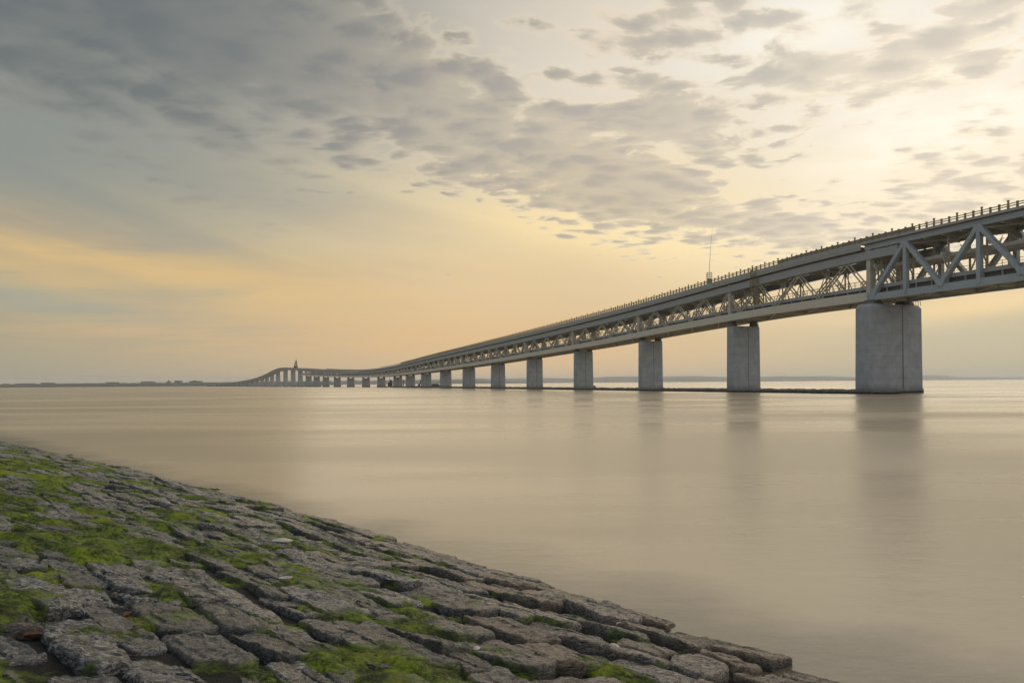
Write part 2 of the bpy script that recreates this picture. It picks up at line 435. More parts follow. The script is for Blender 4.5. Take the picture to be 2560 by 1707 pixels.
# --- upper deck, edge beams, girders and chords
mb = MB()
sweep(mb, 20, 97, -6.0, 6.0, zt, -0.55, -0.25); sweep(mb, 97, TRUSS_END + 15, -6.0, 6.0, zt, -1.5, -0.9)
deck = bpart(mb, 'road_deck', M_DARK)
for sgn in (1, -1):
    a, b = (6.05, 6.3) if sgn > 0 else (-6.3, -6.05)
    mb = MB(); sweep(mb, 20, 97, a, b, zt, -0.50, 0.0); sweep(mb, 97.02, TRUSS_END + 15, a, b, zt, -1.62, 0.0)
    s = 98.0
    while s < 470:
        o = b if sgn > 0 else a
        sweep(mb, s, s + 0.10, o - 0.01 if sgn > 0 else o - 0.05, o + 0.05 if sgn > 0 else o + 0.01, zt, -1.6, -0.12, 1)
        s += 2.45
    sweep(mb, 97.1, 600, (b if sgn > 0 else a - 0.10), (b + 0.10 if sgn > 0 else a), zt, -1.05, -0.95)
    bpart(mb, 'deck_edge_beam', M_FASCIA)
    a, b = (HW - 0.3, HW + 0.3)
    if sgn < 0: a, b = -b, -a
    mb = MB(); sweep(mb, 20, 96.5, a - 0.05, b + 0.05, zt, -1.72, -0.58)
    bpart(mb, 'upper_chord', M_STEEL2)
    mb = MB(); sweep(mb, 88.5, TRUSS_END + 15, a, b, zt, -3.75, -1.98)
    # flange lips and stiffeners, part of the same plate girder
    for lo, hi in ((-3.83, -3.75),):
        sweep(mb, 88.5, TRUSS_END + 15, a - 0.14, b + 0.14, zt, lo, hi)
    s = 104.0
    while s < 700:
        o = b if sgn > 0 else a
        sweep(mb, s, s + 0.22, o - 0.02 if sgn > 0 else o - 0.06, o + 0.06 if sgn > 0 else o + 0.02, zt, -3.74, -2.0, 1)
        s += 7.3
    bpart(mb, 'upper_girder', M_STEEL)
    mb = MB(); sweep(mb, 20, 96.0, a, b, zb, 0.0, 1.45)
    bpart(mb, 'lower_chord', M_STEEL2)
    mb = MB(); sweep(mb, 96.0, TRUSS_END, a - 0.1, b + 0.1, zb, 0.0, 1.9)
    s = 108.0
    while s < 560:
        o = b + 0.1 if sgn > 0 else a - 0.1
        sweep(mb, s, s + 0.16, o - 0.02 if sgn > 0 else o - 0.03, o + 0.03 if sgn > 0 else o + 0.02, zb, 0.02, 1.88, 1)
        s += 10.4
    bpart(mb, 'lower_chord', M_CHORD)

mb = MB()
sweep(mb, 20, TRUSS_END, -4.35, 4.35, zb, 2.75, 3.2)
for o in (4.4, -4.4):
    sweep(mb, 20, TRUSS_END, o - 0.1, o + 0.1, zb, 2.55, 3.35)
s = 24.0
while s < 420:                                   # little posts carrying the rail deck over the chord
    for o in (4.3, -4.3): mb.beam(bp(s, o, zb(s) + 0.3), bp(s, o, zb(s) + 2.6), 0.22, 0.22)
    s += 3.4
bpart(mb, 'rail_deck', M_STEEL)
mb = MB()
for o in (3.7, -3.7): sweep(mb, 20, TRUSS_END - 2, o - 0.12, o + 0.12, zb, 1.2, 2.74)
bpart(mb, 'ballast_trough', M_DARK)
# --- girder without a truss, over the far navigation hump
mb = MB()
sweep(mb, TRUSS_END + 10, 2350, -5.6, 5.6, zt, -1.2, 0.0); sweep(mb, TRUSS_END + 10, 1960, -3.4, 3.4, zt, -4.1, -1.2)
bpart(mb, 'box_girder', M_STEEL)

# --- nodes of the web
def span_nodes(i):
    a, b = PIERS[i], PIERS[i + 1]; L = b - a
    if i == 0: bot = [0.0, .305, .607, .898]; top = [.134, .44, .736, 1.0]; first = 'B'
    else: bot = [.092, .364, .636, .908]; top = [0.0, .228, .5, .772, 1.0]; first = 'T'
    bot = [a + L * x for x in bot]; top = [a + L * x for x in top]
    seq = sorted([(s, 'T') for s in top] + [(s, 'B') for s in bot])
    return seq
def web_pt(s, k, off):
    return Vector(bp(s, off, zt(s) - 3.8 if k == 'T' else zb(s) + 1.9))
def laced(mb, a, b, wid=1.0, bar=0.17):
    """a member of two slim angles joined by battens"""
    d = (b - a).normalized(); side = Vector((-d.z, 0, 0))
    hor = Vector((b.x - a.x, b.y - a.y, 0)).normalized()
    nrm = (hor * -d.z + Vector((0, 0, 1)) * d.dot(hor)).normalized()
    for q in (-1, 1):
        mb.beam(a + nrm * q * wid / 2 * 0.75, b + nrm * q * wid / 2 * 0.75, bar * 2.0, bar, up=nrm)
    L = (b - a).length
    k = max(2, int(L / 2.6))
    for j in range(1, k):
        p = a + (b - a) * j / k
        mb.beam(p - nrm * wid * 0.36, p + nrm * wid * 0.36, bar * 1.4, 0.16, up=d)

for i in range(len(PIERS) - 1):
    if PIERS[i] >= TRUSS_END - 30: break
    seq = span_nodes(i)
    near_span = i < 4
    if near_span:
        for off in (HW, -HW):
            for (s0, k0), (s1, k1) in zip(seq[:-1], seq[1:]):
                mb = MB(); laced(mb, web_pt(s0, k0, off), web_pt(s1, k1, off))
                bpart(mb, 'diagonal', M_BRACE)
    else:
        for off in (HW, -HW):
            mb = MB()
            for (s0, k0), (s1, k1) in zip(seq[:-1], seq[1:]):
                if i < 9: laced(mb, web_pt(s0, k0, off), web_pt(s1, k1, off), 0.9, 0.19)
                else: mb.beam(web_pt(s0, k0, off), web_pt(s1, k1, off), 0.4, 0.55)
            bpart(mb, 'web_bracing', M_BRACE)
    # inner portal frames round the railway, with cross bracing
    mb = MB()
    for s, k in seq:
        if i > 7 and k == 'T': continue
        lo, hi = zb(s) + 3.2, zt(s) - 1.6
        if k == 'B':
            for o in (3.0, -3.0):
                mb.beam(bp(s, o, lo), bp(s, o, hi), 0.28, 0.28)
                mb.beam(bp(s - 0.9, o, lo), bp(s - 0.9, o, hi), 0.16, 0.16)
            if i < 9:
                for o in (3.0, -3.0):
                    for q in (-2.4, 2.4):
                        mb.beam(bp(s + q, o, lo + 0.2), bp(s, o, hi - 2.4), 0.15, 0.15)
                        mb.beam(bp(s + q * 0.55, o, lo + 2.0), bp(s, o, lo + 0.3), 0.12, 0.12)
                mb.tube([bp(s - 0.5, 3.0 * math.cos(t), hi - 3.0 + 1.5 * math.sin(t)) for t in np.linspace(0, math.pi, 9)], 0.12, 6)
            mb.beam(bp(s, 3.0, lo + 1.2), bp(s, -3.0, hi - 0.6), 0.16, 0.2); mb.beam(bp(s, -3.0, lo + 1.2), bp(s, 3.0, hi - 0.6), 0.16, 0.2)
            mb.beam(bp(s, 4.9, hi - 2.2), bp(s, 3.0, hi - 3.6), 0.16, 0.2); mb.beam(bp(s, -4.9, hi - 2.2), bp(s, -3.0, hi - 3.6), 0.16, 0.2)
            mb.beam(bp(s, 4.9, hi - 2.3), bp(s, -4.9, hi - 2.3), 0.2, 0.34)
            for o in (1.6, -1.6):                  # overhead-line arms and insulators
                mb.beam(bp(s + 0.3, o, hi - 2.2), bp(s + 0.3, o, hi - 3.5), 0.08, 0.08)
                mb.beam(bp(s + 0.3, o, hi - 3.4), bp(s + 0.3, o + 1.3, hi - 3.1), 0.07, 0.07)
        else:
            mb.beam(bp(s, HW, zt(s) - 3.0), bp(s, -HW, zt(s) - 3.0), 0.3, 1.0)
    bpart(mb, 'portal_frame', M_BRACE if i < 6 else M_STEEL)

# --- deep truss of the navigation span, right of the first pier
BN = [94.4, 79.2, 64.1, 49.0, 33.9]; TN = [86.8, 71.7, 56.6, 41.5]
def main_pt(s, k, off): return Vector(bp(s, off, zt(s) - 1.65 if k == 'T' else zb(s) + 1.4))
for off in (HW, -HW):
    seq = sorted([(s, 'T') for s in TN] + [(s, 'B') for s in BN], reverse=True)
    for (s0, k0), (s1, k1) in zip(seq[:-1], seq[1:]):
        mb = MB(); a, b = main_pt(s0, k0, off), main_pt(s1, k1, off)
        mb.beam(a, b, 1.15, 0.74)
        # gusset plates where the member meets the chords
        for p, k, sg in ((a, k0, 1), (b, k1, -1)):
            d = (b - a).normalized() * sg
            mb.beam(p - d * 0.2, p + d * 1.3, 1.19, 1.25, w2=1.17, h2=0.78)
        bpart(mb, 'diagonal', M_STEEL2)
    for s in TN:
        mb = MB(); mb.beam(main_pt(s - 0.0, 'T', off), main_pt(s, 'B', off) + Vector((0, 0, -0.9)), 1.05, 0.7, up=(*ctan(s), 0))
        bpart(mb, 'vertical_post', M_STEEL2)
mb = MB()
s = 30.0
while s < 97:                                      # floor beams and bracing under the road deck of the deep span
    mb.beam(bp(s, HW, zt(s) - 1.5), bp(s, -HW, zt(s) - 1.5), 0.35, 0.9)
    s += 3.77
for s0, s1 in zip(TN[:-1], TN[1:]):
    mb.beam(bp(s0, HW, zt(s0) - 2.1), bp(s1, -HW, zt(s1) - 2.1), 0.3, 0.22); mb.beam(bp(s0, -HW, zt(s0) - 2.1), bp(s1, HW, zt(s1) - 2.1), 0.3, 0.22)
for s in TN + BN:                                   # trough and gantries around the railway
    lo, hi = zb(s) + 3.2, zt(s) - 2.0
    for o in (3.1, -3.1): mb.beam(bp(s, o, lo), bp(s, o, hi), 0.3, 0.3)
    mb.beam(bp(s, HW, lo + 4.2), bp(s, -HW, lo + 4.2), 0.3, 0.7)
    mb.beam(bp(s, 3.1, lo + 1.0), bp(s, 5.0, lo + 4.0), 0.2, 0.25); mb.beam(bp(s, -3.1, lo + 1.0), bp(s, -5.0, lo + 4.0), 0.2, 0.25)
for o in (2.6, -1.0, -3.6):
    sweep(mb, 20, 93, o - 0.25, o + 0.25, zb, 7.0, 7.7)
rg = random.Random(3)
for k in range(300):                                # pipes, hangers and cable trays
    s = rg.uniform(30, 94); o = rg.uniform(-4.2, 1.5); z = zb(s) + rg.uniform(6.4, 8.6)
    mb.beam(bp(s, o, z), bp(s + rg.uniform(-1.2, 1.2), o + rg.uniform(-0.8, 0.8), z + rg.uniform(0.3, 1.4)), 0.1, 0.12)
bpart(mb, 'inner_frame', M_BRACE)
mb = MB()
for o in (-3.7, 3.9):
    for k in (0.6, 1.15): sweep(mb, 20, 95, o - 0.04, o + 0.04, zb, 3.2 + k, 3.28 + k)
    s = 22.0
    while s < 95: mb.beam(bp(s, o, zb(s) + 3.2), bp(s, o, zb(s) + 4.4), 0.08, 0.08); s += 1.5
bpart(mb, 'walkway_handrail', M_RAIL)

# --- laterals under the rail deck
mb = MB()
seqs = [s for s in BN[::-1]]
for i in range(0, 14): seqs += [s for s, k in span_nodes(i) if k == 'B'] if i else [s for s, k in span_nodes(i) if k == 'B'][1:]
for s0, s1 in zip(seqs[:-1], seqs[1:]):
    m_ = (s0 + s1) / 2
    for a, b, o0, o1 in ((s0, m_, HW - .3, 0.0), (m_, s1, 0.0, HW - .3), (s0, m_, -HW + .3, 0.0), (m_, s1, 0.0, -HW + .3)):
        mb.beam(bp(a, o0, zb(a) + 0.35), bp(b, o1, zb(b) + 0.35), 0.34, 0.26)
    mb.beam(bp(s0, HW - .3, zb(s0) + 0.45), bp(s0, -HW + .3, zb(s0) + 0.45), 0.45, 0.7)
    mb.beam(bp(m_, HW - .3, zb(m_) + 0.5), bp(m_, -HW + .3, zb(m_) + 0.5), 0.3, 0.5)
for o in (1.7, -1.7): sweep(mb, 20, 560, o - 0.2, o + 0.2, zb, 1.6, 2.6)
bpart(mb, 'underside_bracing', M_BRACE)

# --- handrail along the rail deck
mb = MB()
for o in (4.4, -4.4):
    for k in (0.55, 1.15, 1.2): sweep(mb, 96, 560, o - 0.035, o + 0.035, zb, 3.35 + k - 0.04, 3.35 + k + 0.04)
    s = 97.0
    while s < 430: mb.beam(bp(s, o, zb(s) + 3.3), bp(s, o, zb(s) + 4.58), 0.1, 0.1); s += 1.55
bpart(mb, 'walkway_handrail', M_RAIL)

# --- road railing with its posts
mb = MB()
for o in (6.18,):
    for z0, z1 in ((0.34, 0.50), (0.74, 0.90)): sweep(mb, 20, 640, o - 0.06, o + 0.06, zt, z0, z1)
rail = bpart(mb, 'road_railing', M_RAIL)
s, k = 52.0, 0
rest = MB(); protos = {}
while s < 560:
    tall = 1.5 if k % 3 == 0 else (1.15 if k % 3 == 1 else 1.05)
    m_ = MB() if k < 100 else rest
    z = zt(s)
    m_.beam(bp(s, 6.18, z - 0.02), bp(s, 6.18, z + 0.95), 0.34, 0.48, w2=0.26, h2=0.34, up=(0.37, 0.93, 0))
    m_.beam(bp(s, 6.18, z + 0.94), bp(s, 6.18, z + tall - 0.14), 0.22, 0.22)
    m_.beam(bp(s - 0.17, 6.18, z + tall - 0.14), bp(s + 0.17, 6.18, z + tall - 0.14), 0.28, 0.24)
    if k < 100: bpart(m_, 'railing_post', M_RAIL, rail)
    s += 1.55; k += 1
o = bpart(rest, 'railing_posts', M_RAIL, rail); o['kind'] = 'stuff'
mb = MB(); sweep(mb, 20, 900, -6.25, -6.1, zt, 0.0, 0.9); bpart(mb, 'far_parapet', M_FASCIA)
mb = MB(); sweep(mb, 84, 122, 6.0, 6.12, zt, 0.0, 0.8)
s = 84.0
while s < 121: sweep(mb, s, s + 0.1, 6.12, 6.16, zt, 0.0, 0.8, 1); s += 1.9
bpart(mb, 'parapet_panel', M_STEEL)

# --- columns standing on each pier between the decks
for i, s in enumerate(PIERS):
    if s > TRUSS_END: break
    for o in (HW - 0.2, -HW + 0.2):
        mb = MB(); ss = s + 0.6 if i == 0 else s - 0.4
        mb.beam(bp(ss, o * 0.9, zb(ss) + 0.6), bp(ss, o * 0.9, zt(ss) - 1.7), 1.0, 1.5 if i else 1.7, up=(0.93, 0.37, 0))
        bpart(mb, 'pier_column', M_BRACE)
    if i < 6:
        mb = MB()
        for q in (0.9, -0.9):
            mb.beam(bp(s + q, 4.2, zb(s) + 3.2), bp(s + q, -4.2, zt(s) - 2), 0.18, 0.25); mb.beam(bp(s + q, -4.2, zb(s) + 3.2), bp(s + q, 4.2, zt(s) - 2), 0.18, 0.25)
        mb.beam(bp(s, HW, zt(s) - 2.8), bp(s, -HW, zt(s) - 2.8), 0.8, 1.6)
        bpart(mb, 'sway_frame', M_BRACE)

# --- piers
PW = {0: 16.2, 1: 9.8, 2: 8.6, 3: 8.1}
PT = {0: 4.2, 1: 2.9, 2: 2.7, 3: 2.6}
PTOP = [19.35, 18.4, 17.1, 15.75, 14.5, 13.3, 12.3, 11.3, 10.3, 9.55, 8.95]
for i, s in enumerate(PIERS):
    W = PW.get(i, 7.8); T = PT.get(i, 2.6)
    if s > TRUSS_END: W, T = 6.6, 2.6
    top = PTOP[i] if i < len(PTOP) else (zb(s) - 1.1 if s < TRUSS_END else zt(s) - 4.0)
    base_h = 0.95 if s < 620 else 2.2
    c = 0.55 if i == 0 else 0.35
    def octo(w, t, c, z, sh=0.0):
        pts = []
        for (x, y) in ((-w / 2 + c, -t / 2), (w / 2 - c, -t / 2), (w / 2, -t / 2 + c), (w / 2, t / 2 - c), (w / 2 - c, t / 2), (-w / 2 + c, t / 2), (-w / 2, t / 2 - c), (-w / 2, -t / 2 + c)):
            pts.append(bp(s + y, x, z))
        return pts
    mb = MB()
    ch = 0.7 if i == 0 else 0.3
    levels = [(W + 0.5, T + 0.4, -1.5), (W + 0.5, T + 0.4, base_h), (W + 0.12, T + 0.12, base_h + 0.05), (W - 0.1, T - 0.1, top - ch), (W - 0.1 - ch * 1.5, T - 0.1 - ch, top)]
    if s > TRUSS_END - 80:
        levels[0] = (W + 3.0, T + 4.5, -1.5); levels[1] = (W + 3.0, T + 4.5, base_h)
    rows = []
    for w, t, z in levels:
        r_ = octo(w, t, c, z); rows.append(r_ + [r_[0]])
    mb.quadgrid(rows)
    b = len(mb.v); mb.v.extend(rows[-1][:8]); mb.f.append(tuple(range(b, b + 8)))
    p = bpart(mb, 'pier', M_CONC)
    if i < 11:
        # broad face's middle groove, its shade put in as a dark strip
        mb = MB()
        for sg in (-1, 1):
            y = sg * (T / 2 + 0.035)
            x0 = -W * (0.10 if i == 0 else 0.05)
            g = 0.16 if i == 0 else 0.09
            mb.hexa([bp(s + y - 0.05, x0 - g, 0.9), bp(s + y + 0.05, x0 - g, 0.9), bp(s + y + 0.05, x0 + g, 0.9), bp(s + y - 0.05, x0 + g, 0.9),
                     bp(s + y - 0.12 * (sg > 0) - 0.05 + 0.12 * (sg < 0), x0 - g, top - 0.3), bp(s + y + 0.05 - 0.12 * (sg > 0) + 0.12 * (sg < 0), x0 - g, top - 0.3), bp(s + y + 0.05 - 0.12 * (sg > 0) + 0.12 * (sg < 0), x0 + g, top - 0.3), bp(s + y - 0.05 - 0.12 * (sg > 0) + 0.12 * (sg < 0), x0 + g, top - 0.3)])
        bpart(mb, 'groove_shade_strip', M_DARK, p)
    if s < TRUSS_END:
        wmax = min(HW, W / 2 - 1.0)
        for o in (HW - 0.4 if W > 10 else wmax, -(HW - 0.4) if W > 10 else -wmax + 0.2):
            mb = MB()
            sh = 1.5 if i == 0 else 0.9
            mb.hexa([bp(s - sh, o - sh, top - 0.02), bp(s + sh, o - sh, top - 0.02), bp(s + sh, o + sh, top - 0.02), bp(s - sh, o + sh, top - 0.02),
                     bp(s - sh * .7, o - sh * .8, zb(s) + 0.1), bp(s + sh * .7, o - sh * .8, zb(s) + 0.1), bp(s + sh * .7, o + sh * .8, zb(s) + 0.1), bp(s - sh * .7, o + sh * .8, zb(s) + 0.1)])
            bpart(mb, 'bearing', M_DARK, p)
        if i < 9:                                   # inspection rail and brackets on the pier head
            mb = MB()
            e = W / 2 - 0.5
            for x in np.linspace(-e, -e + 2.2, 4): mb.beam(bp(s - T / 2 + 0.3, x, top - 0.05), bp(s - T / 2 + 0.3, x, top + 0.95), 0.08, 0.08)
            mb.beam(bp(s - T / 2 + 0.3, -e - 0.1, top + 0.9), bp(s - T / 2 + 0.3, -e + 2.3, top + 0.9), 0.08, 0.08)
            mb.beam(bp(s, -e - 0.6, top - 0.35), bp(s, -e + 0.6, top + 0.1), 0.5, 0.3)
            bpart(mb, 'pier_head_rail', M_RAIL, p)

# --- inspection gantry hung down the side above the second pier
mb = MB()
for q in (0.0, 1.9):
    for o in (6.5, 5.6): mb.beam(bp(129.6 + q, o, zb(130) + 3.4), bp(129.6 + q, o, zt(130) + 0.9), 0.1, 0.1)
z = zb(130) + 3.6; k = 0
while z < zt(130) + 0.6:
    mb.beam(bp(129.6, 6.5, z), bp(131.5, 6.5, z + (0.5 if k % 2 else -0.1)), 0.09, 0.14)
    mb.beam(bp(129.6, 6.5, z), bp(129.6, 5.6, z), 0.09, 0.12); mb.beam(bp(131.5, 6.5, z), bp(131.5, 5.6, z), 0.09, 0.12)
    z += 0.62; k += 1
bpart(mb, 'access_ladder', M_RAIL)

# ------------------------------------------------------------------ things on the bridge
mast = empty('radio_mast', bp(150, 5.4, zt(150) - 0.9)); M0 = Vector(mast.location)
tag(mast, 'thin leaning whip mast on a caged platform beside the road railing', 'mast')
def at(mb, name, mat, root, smooth=False):
    o = mb.build(name, mat, None, smooth); o.parent = root; o.matrix_parent_inverse = Matrix.Translation(-Vector(root.location)); return o
mb = MB()
for q in (-0.65, 0.65):
    for w in (-0.5, 0.5):
        mb.beam(M0 + Vector((q, w, 0)), M0 + Vector((q, w, 4.3)), 0.1, 0.1)
for z in (1.7, 2.4, 3.1, 3.7, 4.25):
    for w in (-0.5, 0.5): mb.beam(M0 + Vector((-0.65, w, z)), M0 + Vector((0.65, w, z)), 0.07, 0.09)
    for q in (-0.65, 0.65): mb.beam(M0 + Vector((q, -0.5, z)), M0 + Vector((q, 0.5, z)), 0.07, 0.09)
at(mb, 'platform_cage', M_STEEL, mast)
mb = MB(); mb.box(M0.x - 0.55, M0.x + 0.45, M0.y - 0.4, M0.y + 0.4, M0.z + 0.02, M0.z + 2.6); at(mb, 'equipment_cabinet', M_FASCIA, mast)
mb = MB(); mb.tube([M0 + Vector((-0.05 + 0.042 * t + 0.0022 * t * t, 0.1, 2.6 + t)) for t in np.linspace(0, 15.6, 10)], 0.085, 8, 0.022)
at(mb, 'whip_antenna', M_STEEL, mast)

tw = empty('lattice_tower', bp(1040, 3.0, zt(1040))); T0 = Vector(tw.location)
tag(tw, 'small dark lattice tower on the crest of the far bridge hump', 'tower')
mb = MB()
for qx, qy in ((-2.6, -1.6), (2.2, -1.6), (2.2, 1.6), (-2.6, 1.6)):
    mb.beam(T0 + Vector((qx, qy, -0.3)), T0 + Vector((0.6 + qx * .16, qy * .2, 10.5)), 0.5, 0.5)
for z in np.linspace(1.0, 9.5, 7):
    f_ = 1 - z / 12.5
    for qy in (-1.6, 1.6): mb.beam(T0 + Vector((-2.6 * f_ + .3, qy * f_, z)), T0 + Vector((2.2 * f_ + .4, qy * f_, z + 0.9)), 0.35, 0.35)
at(mb, 'lattice_frame', M_HULL, tw)
mb = MB(); mb.tube([T0 + Vector((0.6, 0, 10)), T0 + Vector((0.7, 0, 14.0))], 0.3, 6, 0.1); at(mb, 'top_pole', M_HULL, tw)
mb = MB(); mb.box(T0.x - 2.4, T0.x + 2.4, T0.y - 1.4, T0.y + 1.4, T0.z + 0.1, T0.z + 2.4); at(mb, 'base_cabin', M_HULL, tw)

# ------------------------------------------------------------------ breakwater under the bridge
bw = empty('breakwater', bp(78, 10, 0)); W0_ = Vector(bw.location)
tag(bw, 'long low dark breakwater running along the foot of the piers', 'breakwater')
mb = MB(); rows = []
rg = random.Random(11)
s = 86.0
while s < 640:
    j = lambda a: rg.uniform(-a, a)
    e = 1.0 if s < 600 else (640 - s) / 40
    rows.append([bp(s, 11.6 + j(.3), -0.8), bp(s, 10.7 + j(.35), (0.45 + j(.16)) * e), bp(s, 10.2 + j(.25), (0.62 + j(.14)) * e), bp(s, 9.7 + j(.25), (0.92 + j(.16)) * e), bp(s, 8.6 + j(.3), (0.95 + j(.12)) * e), bp(s, 7.6, -0.8)])
    s += 0.8 if s < 200 else 2.0
mb.quadgrid(rows); b = len(mb.v); mb.v.extend(rows[0]); mb.f.append(tuple(range(b, b + 6)))
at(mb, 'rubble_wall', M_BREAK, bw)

# ------------------------------------------------------------------ far land
def ridge(name, dist, x0, x1, hfun, depth, mat, n=160, label=None, cat=None, kind='structure', z0=-0.5):
    """a low range of hills: a real mound with a front, a crest and a back"""
    mb = MB(); rows = []
    for i in range(n + 1):
        x = x0 + (x1 - x0) * i / n; hh = max(0.2, hfun(x)) * min(1.0, i / 6.0, (n - i) / 6.0) + 0.01
        r_ = []
        for q, f_ in ((0, 0.0), (0.10, 0.55), (0.25, 0.8), (0.5, 1.0), (0.8, 0.75), (1.0, 0.0)):
            jit = noise.noise(Vector((x * 0.02, q * 9, dist))) * depth * 0.05
            r_.append((x, dist + q * depth + jit, z0 + hh * f_))
        rows.append(r_)
    mb.quadgrid(rows)
    o = mb.build(name, mat); tag(o, label, cat, kind=kind); return o
def fbm(x, s, seed, o=4): return noise.fractal(Vector((x * s, seed, 0.3)), 1.0, 2.0, o)

ridge('hills', 8600, -1800, 5300, lambda x: 60 + 13 * fbm(x, 0.0016, 1.0) + 3 * fbm(x, 0.008, 4.0) + (14 if 900 < x < 3200 else 0) * math.sin(max(0, min(1, (x - 900) / 2300)) * math.pi) - max(0, (x - 4200) * 0.02), 700, M_HILL)
ridge('hills', 10400, 3600, 8200, lambda x: 44 + 34 * math.exp(-((x - 6600) / 380.0) ** 2) + 10 * fbm(x, 0.002, 3.0), 700, M_HILL)
ridge('coast', 4700, -2000, 250, lambda x: 30 + 8 * fbm(x, 0.004, 2.0) + 5 * fbm(x, 0.03, 6.0) + 7 * math.exp(-((x + 620) / 40.0) ** 2) - max(0, (x + 300) * 0.035), 500, M_HILL, 260)
ridge('shore', 2380, -2600, -640, lambda x: 14.0 + 1.2 * fbm(x, 0.006, 8.0) + 1.0 * fbm(x, 0.05, 9.0) - max(0, (-1500 - x)) * 0.004, 260, M_SHORE, 300)

def building(name, label, px0, px1, hgt, Z, base, roof=0.0, cat='building', steps=()):
    x0, x1 = (px0 - 1280) / 1707.0 * Z, (px1 - 1280) / 1707.0 * Z
    r_ = empty(name, ((x0 + x1) / 2, Z + 10, base)); tag(r_, label, cat)
    mb = MB(); mb.box(x0, x1, Z, Z + 20, base - 1, base + hgt)
    # door and window bays stand as shallow piers along the front
    n = max(2, int((x1 - x0) / 6))
    for k in range(n + 1):
        x = x0 + (x1 - x0) * k / n; mb.box(x - 0.3, x + 0.3, Z - 0.4, Z - 0.003, base - 1, base + hgt * 0.9)
    at(mb, 'wall', M_BLDG, r_)
    mb = MB()
    mb.hexa([(x0 - .8, Z - 1, base + hgt + .003), (x1 + .8, Z - 1, base + hgt + .003), (x1 + .8, Z + 21, base + hgt + .003), (x0 - .8, Z + 21, base + hgt + .003),
             (x0 - .8 + roof, Z - 1, base + hgt + 0.8 + roof * .5), (x1 + .8 - roof, Z - 1, base + hgt + 0.8 + roof * .5), (x1 + .8 - roof, Z + 21, base + hgt + 0.8 + roof * .5), (x0 - .8 + roof, Z + 21, base + hgt + 0.8 + roof * .5)])
    at(mb, 'roof', M_SHORE, r_)
    for a, b, h2 in steps:
        mb = MB(); mb.box((a - 1280) / 1707 * Z, (b - 1280) / 1707 * Z, Z + 4, Z + 14, base + hgt + 0.5, base + hgt + h2); at(mb, 'penthouse', M_BLDG, r_)
    return r_
building('warehouse', 'wide flat-roofed warehouse low on the hazy shore, nearest the left picture edge', 56, 80, 5.0, 2570, 9.0, 1.0)
building('warehouse', 'flat-topped dark warehouse on the hazy shore, second from the left picture edge', 102, 129, 7.0, 2570, 9.0, 0.6)
building('warehouse', 'thin low warehouse alone in the middle of the hazy shore', 264, 290, 6.5, 2570, 9.0, 2.0)
building('warehouse', 'broad flat-roofed warehouse left of the pointed tower on the hazy shore', 352, 382, 8.5, 2570, 9.0, 0.6)
building('warehouse', 'small gabled shed right of the pointed tower on the hazy shore', 436, 450, 10.0, 2570, 9.0, 2.4)
building('apartment_block', 'stepped block on the hazy shore close to where the bridge lands', 474, 500, 9.0, 2570, 9.0, 0.4, steps=((480, 488, 3.5),))
building('warehouse', 'tiny low hut at the left picture edge of the hazy shore', 5, 13, 4.0, 2570, 9.0, 1.0)
building('warehouse', 'little shed between the left picture edge and the wide warehouses', 38, 47, 4.5, 2570, 9.0, 1.2)
# pointed tower on the far shore
Zt = 2570; xt = (421.5 - 1280) / 1707 * Zt
tt = empty('pointed_tower', (xt, Zt, 11)); tag(tt, 'small pointed tower on a broad base rising from the hazy left shore', 'tower')
mb = MB(); mb.box(xt - 7, xt + 7, Zt - 5, Zt + 5, -0.5, 18.0); at(mb, 'base', M_BLDG, tt)
mb = MB(); mb.tube([(xt, Zt, 17.9), (xt, Zt, 20.0), (xt, Zt, 22.5)], 5.0, 10, 0.8); at(mb, 'cone_roof', M_SHORE, tt)
mb = MB(); mb.tube([(xt, Zt, 22.0), (xt, Zt, 26.5)], 0.5, 6, 0.2); at(mb, 'spire', M_SHORE, tt)

# craft and marks between the middle piers
def wpt(px, Z): return (px - 1280) / 1707.0 * Z
Z = 720; x = wpt(976, Z)
dm = empty('navigation_mark', (x, Z, 0)); tag(dm, 'tall dark navigation mark with a mast standing between two middle piers', 'marker')
mb = MB(); mb.box(x - 2.4, x + 2.0, Z - 2, Z + 2, -1, 4.6); at(mb, 'base_block', M_HULL, dm)
mb = MB(); mb.tube([(x + 0.4, Z, 4.5), (x + 0.4, Z, 7.2)], 1.3, 8, 1.0); at(mb, 'drum', M_HULL, dm)
mb = MB(); mb.tube([(x - 0.6, Z, 4.5), (x - 0.6, Z, 9.8)], 0.28, 6, 0.15); at(mb, 'mast', M_HULL, dm)
Z = 610; x = wpt(1048, Z)
cb = empty('crane_barge', (x, Z, 0)); tag(cb, 'small dark work barge with a leaning crane boom beside a pier', 'barge')
mb = MB(); mb.hexa([(x - 1.6, Z - 2, -0.4), (x + 2.6, Z - 2, -0.4), (x + 2.6, Z + 2, -0.4), (x - 1.6, Z + 2, -0.4), (x - 2.6, Z - 2.4, 1.0), (x + 3.4, Z - 2.4, 1.0), (x + 3.4, Z + 2.4, 1.0), (x - 2.6, Z + 2.4, 1.0)]); at(mb, 'hull', M_HULL, cb)
mb = MB(); mb.box(x - 1.0, x + 0.8, Z - 1.3, Z + 1.3, 1.003, 2.4); at(mb, 'cabin', M_HULL, cb)
mb = MB(); mb.beam((x - 0.2, Z, 1.6), (x + 2.3, Z, 6.6), 0.55, 0.65, w2=0.7, h2=0.9); at(mb, 'boom', M_HULL, cb)
Z = 660; x = wpt(1008, Z)
mp = empty('mooring_post', (x, Z, 0)); tag(mp, 'dark mooring post with a slanted arm just right of a middle pier', 'post')
mb = MB(); mb.tube([(x, Z, -1), (x, Z, 5.6)], 0.5, 8, 0.42); at(mb, 'pile', M_HULL, mp)
